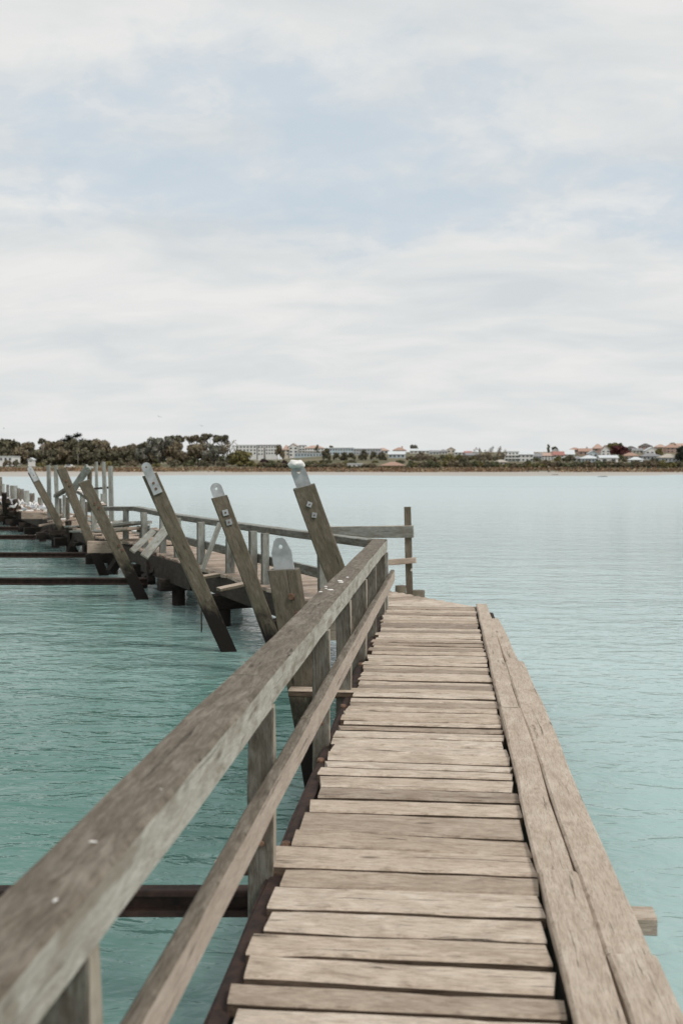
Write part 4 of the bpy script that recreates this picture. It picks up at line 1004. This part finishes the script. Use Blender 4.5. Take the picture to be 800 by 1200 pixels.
col = mix(nt, math_n(nt, 'MULTIPLY', math_n(nt, 'POWER', mf.outputs[0], .5), math_n(nt, 'ADD', math_n(nt, 'MULTIPLY', mr.outputs[0], .75), .25)), col, (.43, .52, .53))
rf = nt.nodes.new('ShaderNodeMapRange'); L(nt, sp.outputs[1], rf.inputs[0]); rf.inputs[1].default_value = 12; rf.inputs[2].default_value = 140; rf.inputs[3].default_value = .06; rf.inputs[4].default_value = .30
L(nt, rf.outputs[0], p.inputs['Roughness'])
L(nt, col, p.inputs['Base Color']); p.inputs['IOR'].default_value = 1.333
w1 = noise_n(nt, mapping(nt, ob, (1.2, 2.5, 1)), 1, 3, .55, .6).outputs[0]
w2 = noise_n(nt, mapping(nt, ob, (4.6, 8.5, 1)), 1, 3, .5, .8).outputs[0]
w3 = noise_n(nt, mapping(nt, ob, (.22, .75, 1)), 1, 2, .5, .2).outputs[0]
h = math_n(nt, 'ADD', math_n(nt, 'ADD', math_n(nt, 'MULTIPLY', w1, .062), math_n(nt, 'MULTIPLY', w2, .017)), math_n(nt, 'MULTIPLY', w3, .06))
bp = bump(nt, h, p, 1.0, 1.0)
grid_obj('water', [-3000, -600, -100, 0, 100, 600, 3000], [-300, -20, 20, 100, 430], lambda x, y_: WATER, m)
grid_obj('far_shore_ground', FAR_GRID[0], FAR_GRID[1], FAR_GRID[2], M['shore'])
# ------------------------------------------------------------------ light
SUN_EL, SUN_AZ = 52, 125      # azimuth clockwise from the view direction (+Y): light from the right and behind
sd = bpy.data.lights.new('sun', 'SUN'); so = bpy.data.objects.new('sun', sd); C.objects.link(so)
sd.energy = 1.5; sd.angle = math.radians(14); sd.color = (1, .95, .88)
az = math.radians(SUN_AZ); el = math.radians(SUN_EL)
dirv = V((math.sin(az)*math.cos(el), math.cos(az)*math.cos(el), math.sin(el)))
so.rotation_euler = dirv.to_track_quat('Z', 'Y').to_euler(); so.location = dirv*50
w = bpy.data.worlds.new('World'); sc.world = w; w.use_nodes = True; nt = w.node_tree; nt.nodes.clear()
out = nt.nodes.new('ShaderNodeOutputWorld'); bg = nt.nodes.new('ShaderNodeBackground'); L(nt, bg.outputs[0], out.inputs[0])
sky = nt.nodes.new('ShaderNodeTexSky'); sky.sky_type = 'NISHITA'; sky.sun_disc = False
sky.sun_elevation = el; sky.sun_rotation = az; sky.air_density = 1; sky.dust_density = 2; sky.ozone_density = 1
tc = nt.nodes.new('ShaderNodeTexCoord'); sp = nt.nodes.new('ShaderNodeSeparateXYZ'); L(nt, tc.outputs['Generated'], sp.inputs[0])
zz = math_n(nt, 'ADD', math_n(nt, 'MAXIMUM', sp.outputs[2], 0), .25)
u_ = math_n(nt, 'DIVIDE', sp.outputs[0], zz); v_ = math_n(nt, 'DIVIDE', sp.outputs[1], zz)
cb = nt.nodes.new('ShaderNodeCombineXYZ'); L(nt, u_, cb.inputs[0]); L(nt, v_, cb.inputs[1]); cb.inputs[2].default_value = 3.7
n1 = noise_n(nt, mapping(nt, cb.outputs[0], (1.0, 1.5, 1)), 1.9, 8, .56, .35).outputs[0]
n2 = noise_n(nt, mapping(nt, cb.outputs[0], (1.6, 1.6, 1)), 4.0, 9, .62, .4).outputs[0]
# a band of thin cloud crossing the view, thick cloud on both sides of it
ctr = math_n(nt, 'ADD', math_n(nt, 'MULTIPLY', u_, .22), 1.80)
band = math_n(nt, 'ABSOLUTE', math_n(nt, 'SUBTRACT', v_, ctr))
bandm = nt.nodes.new('ShaderNodeMapRange'); bandm.interpolation_type = 'SMOOTHSTEP'; L(nt, band, bandm.inputs[0])
bandm.inputs[1].default_value = .05; bandm.inputs[2].default_value = .62; bandm.inputs[3].default_value = 0; bandm.inputs[4].default_value = .35
dens = math_n(nt, 'ADD', math_n(nt, 'ADD', math_n(nt, 'MULTIPLY', n1, .92), math_n(nt, 'MULTIPLY', n2, .66)), bandm.outputs[0])
cm = nt.nodes.new('ShaderNodeMapRange'); cm.interpolation_type = 'SMOOTHSTEP'; L(nt, dens, cm.inputs[0])
cm.inputs[1].default_value = .68; cm.inputs[2].default_value = 1.02; cm.inputs[3].default_value = .24; cm.inputs[4].default_value = .97
shade = noise_n(nt, mapping(nt, cb.outputs[0], (1., 1.8, 1)), 2.6, 7, .55, .4).outputs[0]
ccol = ramp(nt, shade, [(.3, (5.55, 5.85, 6.0)), (.66, (7.0, 6.95, 6.8))])
thin = mix(nt, .88, sky.outputs[0], (4.85, 5.65, 6.3))
fin = mix(nt, cm.outputs[0], thin, ccol)
# the low sky near the horizon is a shade greyer
hz = nt.nodes.new('ShaderNodeMapRange'); L(nt, sp.outputs[2], hz.inputs[0]); hz.inputs[1].default_value = 0; hz.inputs[2].default_value = .12; hz.inputs[3].default_value = .7; hz.inputs[4].default_value = 0
fin = mix(nt, hz.outputs[0], fin, (6.4, 6.5, 6.45))
L(nt, fin, bg.inputs[0]); bg.inputs[1].default_value = .1
# ------------------------------------------------------------------ output
sc.render.engine = 'CYCLES'
sc.view_settings.view_transform = 'Standard'; sc.view_settings.look = 'None'; sc.view_settings.exposure = .25; sc.view_settings.gamma = 1
sc.render.resolution_x = 682; sc.render.resolution_y = 1024
